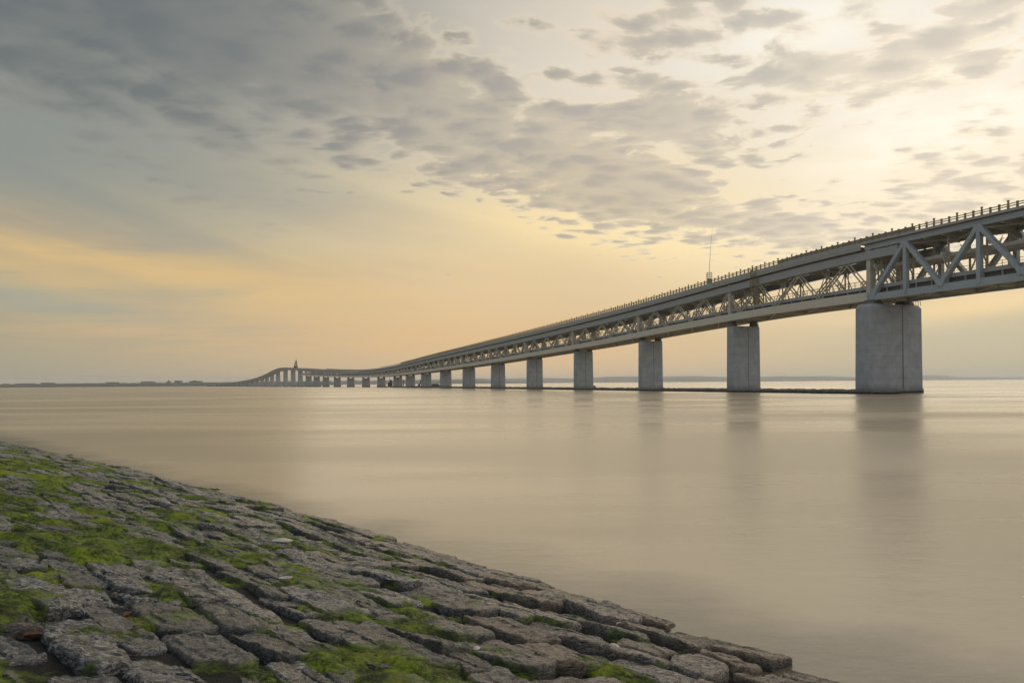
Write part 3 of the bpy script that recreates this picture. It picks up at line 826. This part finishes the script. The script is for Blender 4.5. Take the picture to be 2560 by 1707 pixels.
mb = MB(); mb.beam((x - 0.8, Z, 6.7), (x + 1.7, Z, 5.4), 0.5, 0.6); at(mb, 'slanted_arm', M_HULL, mp)

def mound(name, label, cat, x, y, rx, ry, h, mat, seed):
    mb = MB(); rows = []
    for i in range(9):
        f_ = i / 8; rr = math.cos(f_ * math.pi / 2) ** 0.7; row = []
        for k in range(25):
            a = (k % 24) * math.pi / 12
            j = 1 + 0.25 * noise.noise(Vector((math.cos(a) * 1.5, math.sin(a) * 1.5, seed + f_)))
            row.append((x + rx * rr * math.cos(a) * j, y + ry * rr * math.sin(a) * j, -0.3 + (h + 0.3) * math.sin(f_ * math.pi / 2) * (0.85 + 0.15 * j)))
        rows.append(row)
    mb.quadgrid(rows)
    o = mb.build(name, mat); tag(o, label, cat); return o
mound('islet', 'low green islet seen through the gap beside the crane barge', 'islet', wpt(1087, 640), 640, 5.5, 3, 2.7, M_SHORE, 1.0)
bx, by, _ = bp(268, 9.6, 0)
mound('boulder', 'single dark boulder lying on the breakwater between two piers', 'boulder', wpt(1485, 300), 300, 1.1, 0.9, 1.55, M_BREAK, 5.0)

# ------------------------------------------------------------------ air
def haze_mat():
    m = bpy.data.materials.new('haze'); m.use_nodes = True; nt = m.node_tree
    nt.nodes.remove(nt.nodes['Principled BSDF'])
    v = nt.nodes.new('ShaderNodeVolumePrincipled'); v.inputs['Density'].default_value = 1.15e-4
    v.inputs['Color'].default_value = (0.91, 0.95, 1.0, 1); v.inputs['Anisotropy'].default_value = 0.3
    nt.links.new(v.outputs[0], nt.nodes['Material Output'].inputs['Volume'])
    return m
mb = MB(); mb.box(-12500, 12500, -12500, 12500, -2.6, 112); hz = mb.build('haze', haze_mat()); tag(hz, kind='stuff')

# ------------------------------------------------------------------ stone revetment in the foreground
AV = np.array([-0.72, 0.694]); MV = np.array([-0.694, -0.72]); O0 = np.array([0.0, 10.1])
SLOPE = 0.235
def wline(a): return float(np.interp(a, [-6, -4.7, -2.5, 0, 7.2, 19.4, 36.7, 44], [0.95, 0.70, 0.34, 0.12, -0.26, -0.26, 0.28, 0.5]))
def bank(a, m): return SLOPE * (m - wline(a))
def rv(a, m, z=None):
    p = O0 + AV * a + MV * m
    return Vector((p[0], p[1], bank(a, m) if z is None else z))
def proj(p):
    if p[1] < 0.3: return None
    u, v = p[0] / p[1], (p[2] - H_CAM) / p[1]
    uu = u - v * ROLL; vv = v + u * ROLL
    return 1280 + 1707 * uu, 957.3 - 1707 * vv

def patch(a, m):       # where moss and weed grow: thick on the upper left, little by the water on the right
    px = proj(rv(a, m)) or (0, 1700); left = max(0.0, min(1.0, (1000 - px[0]) / 500.0)) * max(0.0, min(1.0, (px[1] - 1250) / 250.0))
    n1 = noise.fractal(Vector((a * 0.55, m * 0.95, 4.2)), 1.0, 2.0, 4)
    n2 = noise.fractal(Vector((a * 1.7, m * 2.4, 9.2)), 1.0, 2.0, 3)
    wet = (m - wline(a))
    base_ = -0.60 + 0.48 * min(1.0, max(0.0, (wet - 0.5) / 3.0)) + 0.20 * min(1.0, max(0.0, (a + 2) / 9.0))
    return base_ + n1 * 0.85 + n2 * 0.95 + 0.12 * left - 0.30 * max(0.0, min(1.0, (px[0] - 900) / 700.0))

def stone_mat():
    m, b = new_mat('revetment_stone')
    tcn = S.nt.nodes.new('ShaderNodeTexCoord'); p = S(tcn.outputs['Object']); px, py, pz = sep(p)
    r_ = rnd_obj(); off = vec(r_ * 37.0, r_ * 17.0, r_ * 91.0); q = vadd(p, off)
    qx, qy, qz = sep(q)
    bed = vec(qx * 2.2, qy * 6.0, qz * 9.0)
    n1 = ntex(bed, 1.3, 6, 0.62); n2 = ntex(vec(qx * 0.55, qy * 1.5, qz * 1.6), 14.0, 6, 0.68); n3 = ntex(bed, 7.0, 6, 0.7); n4 = ntex(vec(qx * 0.6, qy * 1.6, qz * 1.6), 40.0, 4, 0.62)
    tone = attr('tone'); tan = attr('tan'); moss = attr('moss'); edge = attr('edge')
    c = mixc(sstep(0.38, 0.60, n1 * 0.5 + n2 * 0.28 + n3 * 0.22), (0.004, 0.0045, 0.005), (0.060, 0.063, 0.066))
    c = mixc(sstep(0.49, 0.58, n3 * 0.7 + n2 * 0.3) * (tone * 0.85 + 0.12), c, (0.40, 0.405, 0.42))  # pale flakes, painting silvery wet sheen into the stone colour
    c = mixc(tan * sstep(0.30, 0.55, n2 * 0.5 + n1 * 0.5) * 0.8, c, (0.30, 0.215, 0.14))
    c = mixc(sstep(0.60, 0.70, n2) * 0.65, c, (0.018, 0.018, 0.018))
    cr_n = ntex(bed, 3.2, 5, 0.68, 0.6); crack = sstep(0.022, 0.004, S.m('ABSOLUTE', cr_n - 0.5))
    pit = sstep(0.36, 0.28, ntex(vec(qx * 1.0, qy * 2.2, qz * 2.0), 9.0, 4, 0.6))
    c = mixc(clamp01(crack + pit) * 0.8, c, (0.012, 0.012, 0.011))
    c = mixc(sstep(0.50, 0.58, n4 * 0.6 + n3 * 0.4) * 0.8 * tone * tone, c, (0.46, 0.46, 0.47))  # finer pale glints of the sheen, also painted in
    mm = sstep(0.48, 0.57, moss + (n2 - 0.5) * 0.55 + (n3 - 0.5) * 0.45)
    gcol = mixc(sstep(0.35, 0.65, ntex(q, 5.0, 4, 0.6)), (0.010, 0.022, 0.002), (0.175, 0.25, 0.006))
    c = mixc(mm * 0.92, c, gcol)
    c = mixc(edge * 0.55, c, (0.016, 0.017, 0.013))  # stone sides darkened in colour: weed-dark plus painted shade of the gaps
    setin(b, 'Base Color', c)
    wz = sep(opos())[2]; c = mixc(sstep(0.09, 0.02, wz + (n2 - 0.5) * 0.08) * 0.8, c, (0.010, 0.010, 0.008)); setin(b, 'Base Color', c)
    setin(b, 'Roughness', clamp01(0.08 + n3 * 0.40 + mm * 0.34))
    setin(b, 'Specular IOR Level', 1.0)
    bump(b, n1 * 0.5 + n3 * 0.5 + n2 * 0.4 + n4 * 0.12 - crack * 0.35 - pit * 0.4, 1.0, 0.05)
    return m
M_STONE = stone_mat()
def moss_mat():
    m, b = new_mat('green_weed'); p = opos(); px, py, pz = sep(p)
    g = attr('grow')
    n = ntex(p, 3.0, 5, 0.62); f_ = ntex(p, 26.0, 5, 0.65)
    n2 = ntex(vec(px, py, 5.0), 1.3, 3, 0.5)
    c = mixc(sstep(0.40, 0.62, n * 0.5 + f_ * 0.5), (0.008, 0.018, 0.002), (0.19, 0.27, 0.006))
    c = mixc(sstep(0.50, 0.68, n2) * 0.7, c, (0.29, 0.33, 0.008))
    c = mixc(sstep(0.60, 0.70, ntex(p, 2.1, 5, 0.6)) * 0.6, c, (0.05, 0.036, 0.014))
    c = mixc(sstep(0.52, 0.36, g + (n - 0.5) * 0.3), c, (0.005, 0.006, 0.004))
    setin(b, 'Base Color', c); setin(b, 'Roughness', 0.75); setin(b, 'Specular IOR Level', 0.35)
    bump(b, n * 0.4 + f_ * 0.6, 1.0, 0.05)
    return m
M_MOSS = moss_mat()

# the bank itself under the stones
M_MUD = plain_mat('dark_wet_silt', (0.005, 0.006, 0.005), (0.012, 0.012, 0.010), 3.0, 0.6)
mb = MB()
mb.quadgrid([[tuple(rv(a, m, bank(a, m) - 0.11)) for m in np.linspace(-5, 16, 15)] for a in np.linspace(-22, 60, 60)])
o = mb.build('embankment', M_MUD); tag(o, kind='structure')

def add_attr(me, name, vals):
    at_ = me.attributes.new(name, 'FLOAT', 'POINT'); at_.data.foreach_set('value', np.asarray(vals, dtype=np.float32))

# lay the courses
rg = random.Random(21)
courses = []
m0 = -0.20; row = 0
while m0 < 8.0:
    w = rg.uniform(0.42, 0.62) * (1.0 - 0.35 * min(1.0, m0 / 5.5)); courses.append((m0, m0 + w)); m0 += w
stones = []
for ri, (ma, mb_) in enumerate(courses):
    a = -7.5 + rg.uniform(0, 0.6); wave = rg.uniform(0, 6)
    while a < 40:
        L = rg.choice((0.55, 0.75, 0.9, 1.05, 1.2, 1.4, 1.6)) * rg.uniform(0.82, 1.02) * (1.0 if a < 16 else 1.3) * (1.05 - 0.35 * min(1.0, max(0.0, (ma - 0.5) / 5.5)))
        mid = (ma + mb_) / 2 + 0.08 * math.sin(a * 0.6 + wave); am = a + L / 2
        p = rv(am, mid + wline(am)); q = proj(p)
        wd = mb_ - ma
        mm_ = mid + wline(am)
        if q and -180 < q[0] < 2700 and 960 < q[1] < 1707 + 190 * min(3.0, 5.0 / p[1]) and math.hypot(p[0], p[1]) > 1.2:
            stones.append(dict(row=ri, a=am, m=mm_, L=L, W=wd, px=q, Z=p[1]))
        a += L
print('stones', len(stones), file=__import__('sys').stderr)

def outline(L, W, rg, n):
    hx, hy = L / 2 - 0.016, W / 2 - 0.014
    j = lambda k: rg.uniform(-k, k)
    pts = [(-hx + j(.10), -hy + j(.075)), (j(.2), -hy + j(.05)), (hx + j(.10), -hy + j(.075)), (hx + j(.05), j(.1)), (hx + j(.10), hy + j(.075)), (j(.2), hy + j(.05)), (-hx + j(.10), hy + j(.075)), (-hx + j(.05), j(.1))]
    cut = rg.random()
    if cut < 0.3: pts[2] = (hx - rg.uniform(.05, .18), pts[2][1]); 
    elif cut < 0.55: pts[6] = (-hx + rg.uniform(.05, .18), pts[6][1])
    for it in range(2):
        out = []
        for (x0, y0), (x1, y1) in zip(pts, pts[1:] + pts[:1]):
            k = rg.uniform(0.13, 0.24) if it == 0 else 0.22
            out += [(x0 + (x1 - x0) * k, y0 + (y1 - y0) * k), (x0 + (x1 - x0) * (1 - k), y0 + (y1 - y0) * (1 - k))]
        pts = out
    P = np.array(pts + pts[:1]); d = np.concatenate([[0], np.cumsum(np.hypot(*np.diff(P, axis=0).T))])
    t = np.linspace(0, d[-1], n + 1)[:-1]
    return np.stack([np.interp(t, d, P[:, 0]), np.interp(t, d, P[:, 1])], 1)

def facet(x, y, sd):
    """flat fracture faces: every cell of the rock is a small tilted plane"""
    q = Vector((x * 3.6 + sd + noise.noise(Vector((x * 5, y * 5, sd))) * 0.35, y * 7.5, sd * 0.3))
    d, pts = noise.voronoi(q)
    c = pts[0]; h1 = noise.cell(c * 7.3 + Vector((0.5, 0.5, 0.5))); h2 = noise.cell(c * 5.1 + Vector((3.5, 1.5, 9.5))); h3 = noise.cell(c * 3.7 + Vector((7.5, 2.5, 4.5)))
    return (q.x - c.x) * h1 * 0.013 + (q.y - c.y) * h2 * 0.016 + h3 * 0.0045

def make_stone(st, rg, low=False):
    near = st['Z'] < 11
    n, rings = (104, 36) if st['Z'] < 9 else ((72, 26) if near else ((48, 15) if st['Z'] < 18 else (30, 9)))
    if low: n, rings, near = 30, 9, False
    L, W = st['L'], st['W']; sz = max(0.35, min(1.0, W / 0.50))
    ol = outline(L, W, rg, n)
    H = rg.uniform(-0.005, 0.035) + (0.015 if st['row'] == 0 else 0.0); tx, ty = rg.gauss(0, 0.04), rg.gauss(0.03 if st['row'] else 0.0, 0.055 if st['row'] else 0.03)
    sd_ = rg.uniform(0, 200); dome = rg.uniform(-0.015, 0.012); bedk = rg.uniform(0.6, 1.4)
    V, tone, tan, moss, edge = [], [], [], [], []
    wet = st['m'] - wline(st['a'])
    ground_tan = max(0.0, min(1.0, (st['px'][0] - 800) / 600)) * max(0, 1 - wet / 5.0)
    t_tone = rg.choice((0.1, 0.25, 0.35, 0.5, 0.65, 0.9, 1.0)); t_tan = min(1.0, max(0, ground_tan * rg.uniform(0.6, 1.5) + (0.3 if rg.random() < 0.08 else 0)))
    st['tone'], st['tan'] = t_tone, t_tan
    org = rv(st['a'], st['m'])
    ax = Vector((*AV, 0)); mx = Vector((*MV, SLOPE)).normalized(); up = ax.cross(mx).normalized()
    if up.z < 0: up = -up
    rs = list(np.linspace(0.0, 1.0, rings) ** 0.75)
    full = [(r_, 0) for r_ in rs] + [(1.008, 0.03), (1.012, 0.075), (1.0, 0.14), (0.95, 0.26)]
    gl = []
    pm = 0; mcount = 0
    for r_, drop in full:
        for k in range(n):
            x, y = ol[k] * r_
            q = Vector((x * 1.2 + sd_, y * 2.6, sd_ * 0.7))
            big = noise.fractal(q * 1.5, 1.0, 2.0, 3) * 0.022
            led = noise.noise(Vector((x * 1.4 + sd_, y * 7.0 * bedk + noise.noise(Vector((x * 3, y * 3, sd_))) * 1.0, 3.1)))
            ledge = (abs(led) ** 0.55) * 0.028 - 0.012; st_ = noise.noise(Vector((x * 1.1 + sd_, y * 3.3, 8.8))) * 3.0; ledge += (math.floor(st_) + min(1.0, (st_ - math.floor(st_)) * 1.2)) * 0.010
            fine = noise.fractal(Vector((x * 9 + sd_, y * 14, 1.0)), 0.9, 2.1, 4) * 0.011 if near else noise.noise(Vector((x * 9 + sd_, y * 14, 1.0))) * 0.010
            e = max(0.0, (r_ - 0.93) / 0.07)
            z = H * sz + 0.052 * sz ** 1.6 + dome * (1 - min(1, r_) ** 2) + tx * sz * x + ty * sz * y + (big + ledge) * sz + fine - 0.020 * e ** 2 - drop + facet(x, y, sd_)
            if drop: x += noise.noise(Vector((x * 8, y * 8, z * 8 + sd_))) * 0.02; y += noise.noise(Vector((y * 8, z * 8, x * 8 + sd_))) * 0.02
            gl.append(ax * x + mx * y + up * z)
            am, mm_ = st['a'] + x, st['m'] + y
            g = patch(am, mm_)
            mo = 0.40 + g * 0.60 + 0.25 * e ** 2 * (1 if g > -0.2 else 0) - (z - 0.10) * 1.6
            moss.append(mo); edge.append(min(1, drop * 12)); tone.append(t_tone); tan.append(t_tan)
            if not drop: pm += mo > 0.5; mcount += 1
    st['mossy'] = pm / mcount
    F = []
    R_ = len(full)
    for i in range(R_ - 1):
        for k in range(n):
            a, b = i * n + k, i * n + (k + 1) % n
            F.append((a, a + n, b + n, b) if i else (a, a + n, b + n, b))
    me = bpy.data.meshes.new('revetment_stone')
    # the innermost ring is a single point repeated: collapse it
    V = [tuple(v) for v in gl]
    me.from_pydata(V, [], F)
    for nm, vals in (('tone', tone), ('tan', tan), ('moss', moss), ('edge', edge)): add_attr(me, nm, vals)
    bm = bmesh.new(); bm.from_mesh(me); bmesh.ops.remove_doubles(bm, verts=bm.verts, dist=1e-5); bmesh.ops.recalc_face_normals(bm, faces=bm.faces); bm.to_mesh(me); bm.free()
    me.polygons.foreach_set('use_smooth', [True] * len(me.polygons))
    me.materials.append(M_STONE)
    o = bpy.data.objects.new('revetment_stone', me); COL.objects.link(o); o.location = org
    st['ob'] = o
    return o

# the three hundred that show largest are stones of their own; the far remainder is one mass
def shows(st):
    r_ = st['L'] * 0.5 * 1707.0 / st['Z']
    x, y = st['px']
    return -0.8 * r_ < x < 2560 + 0.8 * r_ and y < 1707 + 0.3 * r_
stones.sort(key=lambda s_: (not shows(s_), s_['Z']))
inview = [s_ for s_ in stones if shows(s_)][:300]
rest = [s_ for s_ in stones if s_ not in inview]
rg = random.Random(5)
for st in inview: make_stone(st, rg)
bm_all = bmesh.new()
for st in rest:
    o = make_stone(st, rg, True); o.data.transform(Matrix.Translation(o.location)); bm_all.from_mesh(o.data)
    me_ = o.data; bpy.data.objects.remove(o); bpy.data.meshes.remove(me_)
me = bpy.data.meshes.new('far_revetment_stones'); bm_all.to_mesh(me); bm_all.free(); me.materials.append(M_STONE)
me.polygons.foreach_set('use_smooth', [True] * len(me.polygons))
o = bpy.data.objects.new('far_revetment_stones', me); COL.objects.link(o)
tag(o, 'far narrow end of the mossy stone paving running away along the water', 'stones', 'stones paving the sloping bank', 'stuff')

ORD = ['', 'first', 'second', 'third', 'fourth', 'fifth', 'sixth', 'seventh', 'eighth', 'ninth', 'tenth', 'eleventh', 'twelfth', 'thirteenth', 'fourteenth', 'fifteenth', 'sixteenth', 'seventeenth', 'eighteenth', 'nineteenth']
TENS = ['', '', 'twenty', 'thirtieth', 'fortieth']
def ordinal(k):
    if k < 20: return ORD[k]
    t = {2: 'twent', 3: 'thirt', 4: 'fort', 5: 'fift'}[k // 10]
    return t + 'ieth' if k % 10 == 0 else t + 'y-' + ORD[k % 10]
byrow = {}
for st in inview: byrow.setdefault(st['row'], []).append(st)
for vi, ri in enumerate(sorted(byrow)):
    seq = sorted(byrow[ri], key=lambda s_: s_['a']); k = 0
    for st in seq:
        x, y = st['px']
        k += 1
        look = 'mossy' if st['mossy'] > 0.45 else ('half-mossed' if st['mossy'] > 0.12 else ('tan' if st['tan'] > 0.5 else ('pale' if st['tone'] > 0.62 else 'dark' if st['tone'] < 0.3 else 'grey')))
        where = 'row at the waterline' if vi == 0 else '%s row up from the water' % ordinal(vi + 1)
        tag(st['ob'], '%s paving stone, %s from the near end of the %s' % (look, ordinal(k), where), 'stone', 'stones paving the sloping bank')

# weed carpet: fills the joints and climbs over the lower stones
def make_moss():
    A = np.arange(-7.5, 34.0, 0.055); Ms = np.arange(-0.5, 8.4, 0.055)
    idx = {}; V = []; G = []; F = []
    vis = {}
    for i, a in enumerate(A):
        for j, m in enumerate(Ms):
            if a > 16 and (i % 2 or j % 2): pass
            p = rv(a, m + wline(a)); q = proj(p)
            if not q or not (-60 < q[0] < 2620 and q[1] < 1900 and m + 0.0 < 8.2): continue
            g = patch(a, m + wline(a))
            gg = max(-0.75, min(0.9, g))
            nz = noise.fractal(Vector((a * 4.0, m * 5.0, 2.0)), 0.9, 2.0, 3) * 0.022 + noise.noise(Vector((a * 15, m * 17, 3.0))) * 0.007
            p.z += 0.012 + 0.115 * max(-0.6 + 0.42 * min(1.0, max(0.0, (1250 - q[0]) / 700.0)), gg) + nz
            idx[(i, j)] = len(V); V.append(tuple(p)); G.append(0.5 + g * 0.6)
    for (i, j), k in idx.items():
        q = [idx.get((i + 1, j)), idx.get((i + 1, j + 1)), idx.get((i, j + 1))]
        if None not in q: F.append((k, *q))
    me = bpy.data.meshes.new('green_weed'); me.from_pydata(V, [], F); add_attr(me, 'grow', G)
    me.polygons.foreach_set('use_smooth', [True] * len(F)); me.materials.append(M_MOSS)
    o = bpy.data.objects.new('green_weed', me); COL.objects.link(o); tag(o, kind='stuff')
    tag(o, 'bright green moss and weed filling the joints between the stones', 'moss')
    return o
make_moss()

def make_strands():
    """soft hair-like weed lying downhill in the joints"""
    rg = random.Random(9); V = []; F = []; G = []
    tries = 0
    while len(F) < 60000 and tries < 90000:
        tries += 1
        a = -6.5 + 24.0 * rg.random() ** 1.5; m = rg.uniform(0.2, 8.0)
        q = proj(rv(a, m + wline(a)))
        if not q or not (-40 < q[0] < 2600 and q[1] < 1800): continue
        g = patch(a, m + wline(a))
        if g < -0.12 + rg.uniform(-0.1, 0.2): continue
        base_ = rv(a, m + wline(a)); gg = max(-0.75, min(0.9, g))
        base_.z += 0.012 + 0.115 * max(-0.6 + 0.42 * min(1.0, max(0.0, (1250 - q[0]) / 700.0)), gg)
        ang = rg.gauss(0, 0.7); L = rg.uniform(0.05, 0.15)
        d2 = -MV * math.cos(ang) + AV * math.sin(ang); d = Vector((d2[0], d2[1], -SLOPE * math.cos(ang)))
        s = Vector((-d2[1], d2[0], 0)) * rg.uniform(0.002, 0.005)
        lift = rg.uniform(0.003, 0.016)
        b = len(V)
        for t in (0, 0.35, 0.7, 1.0):
            c = base_ + d * L * t + Vector((0, 0, lift * math.sin(t * 2.6) + 0.004)); w = 1 - t * 0.8
            V += [tuple(c - s * w), tuple(c + s * w)]; G += [0.62 + g * 0.3] * 2
        for t in range(3): F.append((b + 2 * t, b + 2 * t + 1, b + 2 * t + 3, b + 2 * t + 2))
    me = bpy.data.meshes.new('weed_strands'); me.from_pydata(V, [], F); add_attr(me, 'grow', G); me.materials.append(M_MOSS)
    o = bpy.data.objects.new('weed_strands', me); COL.objects.link(o)
    tag(o, 'fine hair-like green weed strands trailing over the wet stones', 'weed', kind='stuff')
make_strands()

# small things washed onto the stones
def scallop(name, label, cat, px, py, rx, ry, h, mat, yaw, cup=False, fold=0.0):
    """a shell or leaf lying on the bank where the photograph shows one"""
    u, v = (px - 1280) / 1707.0, (957.3 - py) / 1707.0
    u, v = u + v * ROLL, v - u * ROLL
    Zw = 1.5
    while Zw < 30:
        d = np.array([u * Zw, Zw]) - O0; a, m = float(d @ AV), float(d @ MV)
        if H_CAM + v * Zw < bank(a, m) + 0.09: break
        Zw += 0.02
    x, y = u * Zw, Zw
    deps = bpy.context.evaluated_depsgraph_get()
    hit, loc, nrm, *_ = SC.ray_cast(deps, Vector((x, y, 3)), Vector((0, 0, -1)), distance=6)
    # the haze box is hit first only from outside, so step down to the stone itself
    z = loc.z if hit and loc.z < 2.0 else bank(a, m) + 0.12
    V = []; F = []; n = 22; rr = 6
    for i in range(rr + 1):
        f_ = i / rr
        for k in range(n):
            t = 2 * math.pi * k / n
            w = f_ * (1 + 0.10 * noise.noise(Vector((math.cos(t) * 2, math.sin(t) * 2, px * 0.1))) + 0.035 * math.sin(9 * t) * f_)
            lx, ly = rx * w * math.cos(t), ry * w * math.sin(t)
            lz = (h * f_ ** 2 if cup else h * (1 - f_ ** 2)) + fold * abs(ly) + 0.006
            c_, s_ = math.cos(yaw), math.sin(yaw)
            V.append((lx * c_ - ly * s_, lx * s_ + ly * c_, lz + SLOPE * 0.7 * -(lx * c_ + ly * s_ * 1.0) * 0.5))
    for i in range(rr):
        for k in range(n):
            F.append((i * n + k, i * n + (k + 1) % n, (i + 1) * n + (k + 1) % n, (i + 1) * n + k))
    me = bpy.data.meshes.new(name); me.from_pydata(V, [], F); me.materials.append(mat)
    bm = bmesh.new(); bm.from_mesh(me); bmesh.ops.remove_doubles(bm, verts=bm.verts, dist=1e-5); bm.to_mesh(me); bm.free()
    o = bpy.data.objects.new(name, me); COL.objects.link(o); o.location = (x, y, z)
    sm = o.modifiers.new('thickness', 'SOLIDIFY'); sm.thickness = 0.006
    tag(o, label, cat); return o
M_SHELL = plain_mat('pale_shell', (0.42, 0.38, 0.32), (0.62, 0.58, 0.50), 30.0, 0.5)
M_LEAF = plain_mat('brown_leaf', (0.09, 0.045, 0.02), (0.17, 0.09, 0.04), 40.0, 0.7)
bpy.context.view_layer.update()
scallop('shell', 'wide white flat shell fragment lying in the weed left of centre', 'shell', 706, 1352, 0.14, 0.08, 0.035, M_SHELL, 0.3)
scallop('shell', 'hollow cream oyster shell cupped on a pale stone below the white fragment', 'shell', 714, 1442, 0.07, 0.06, 0.05, M_SHELL, 0.9, cup=True)
scallop('shell', 'small round white shell alone on a tan stone right of the oyster shell', 'shell', 982, 1470, 0.035, 0.03, 0.016, M_SHELL, 0.2)
scallop('shell', 'small bright shell low on the near stones by the bottom of the picture', 'shell', 1190, 1606, 0.035, 0.028, 0.014, M_SHELL, 1.2)
scallop('shell', 'pale oyster shell on the brown stones nearest the water at right', 'shell', 1536, 1606, 0.06, 0.035, 0.02, M_SHELL, 2.2)
scallop('dead_leaf', 'curled brown leaf among the weed at the lower left', 'leaf', 88, 1555, 0.06, 0.035, 0.02, M_LEAF, 0.5, cup=True, fold=0.5)
scallop('dead_leaf', 'small brown leaf caught in a mossy joint near a leaning stone, left of the shells', 'leaf', 318, 1510, 0.04, 0.025, 0.02, M_LEAF, 1.7, cup=True, fold=0.6)
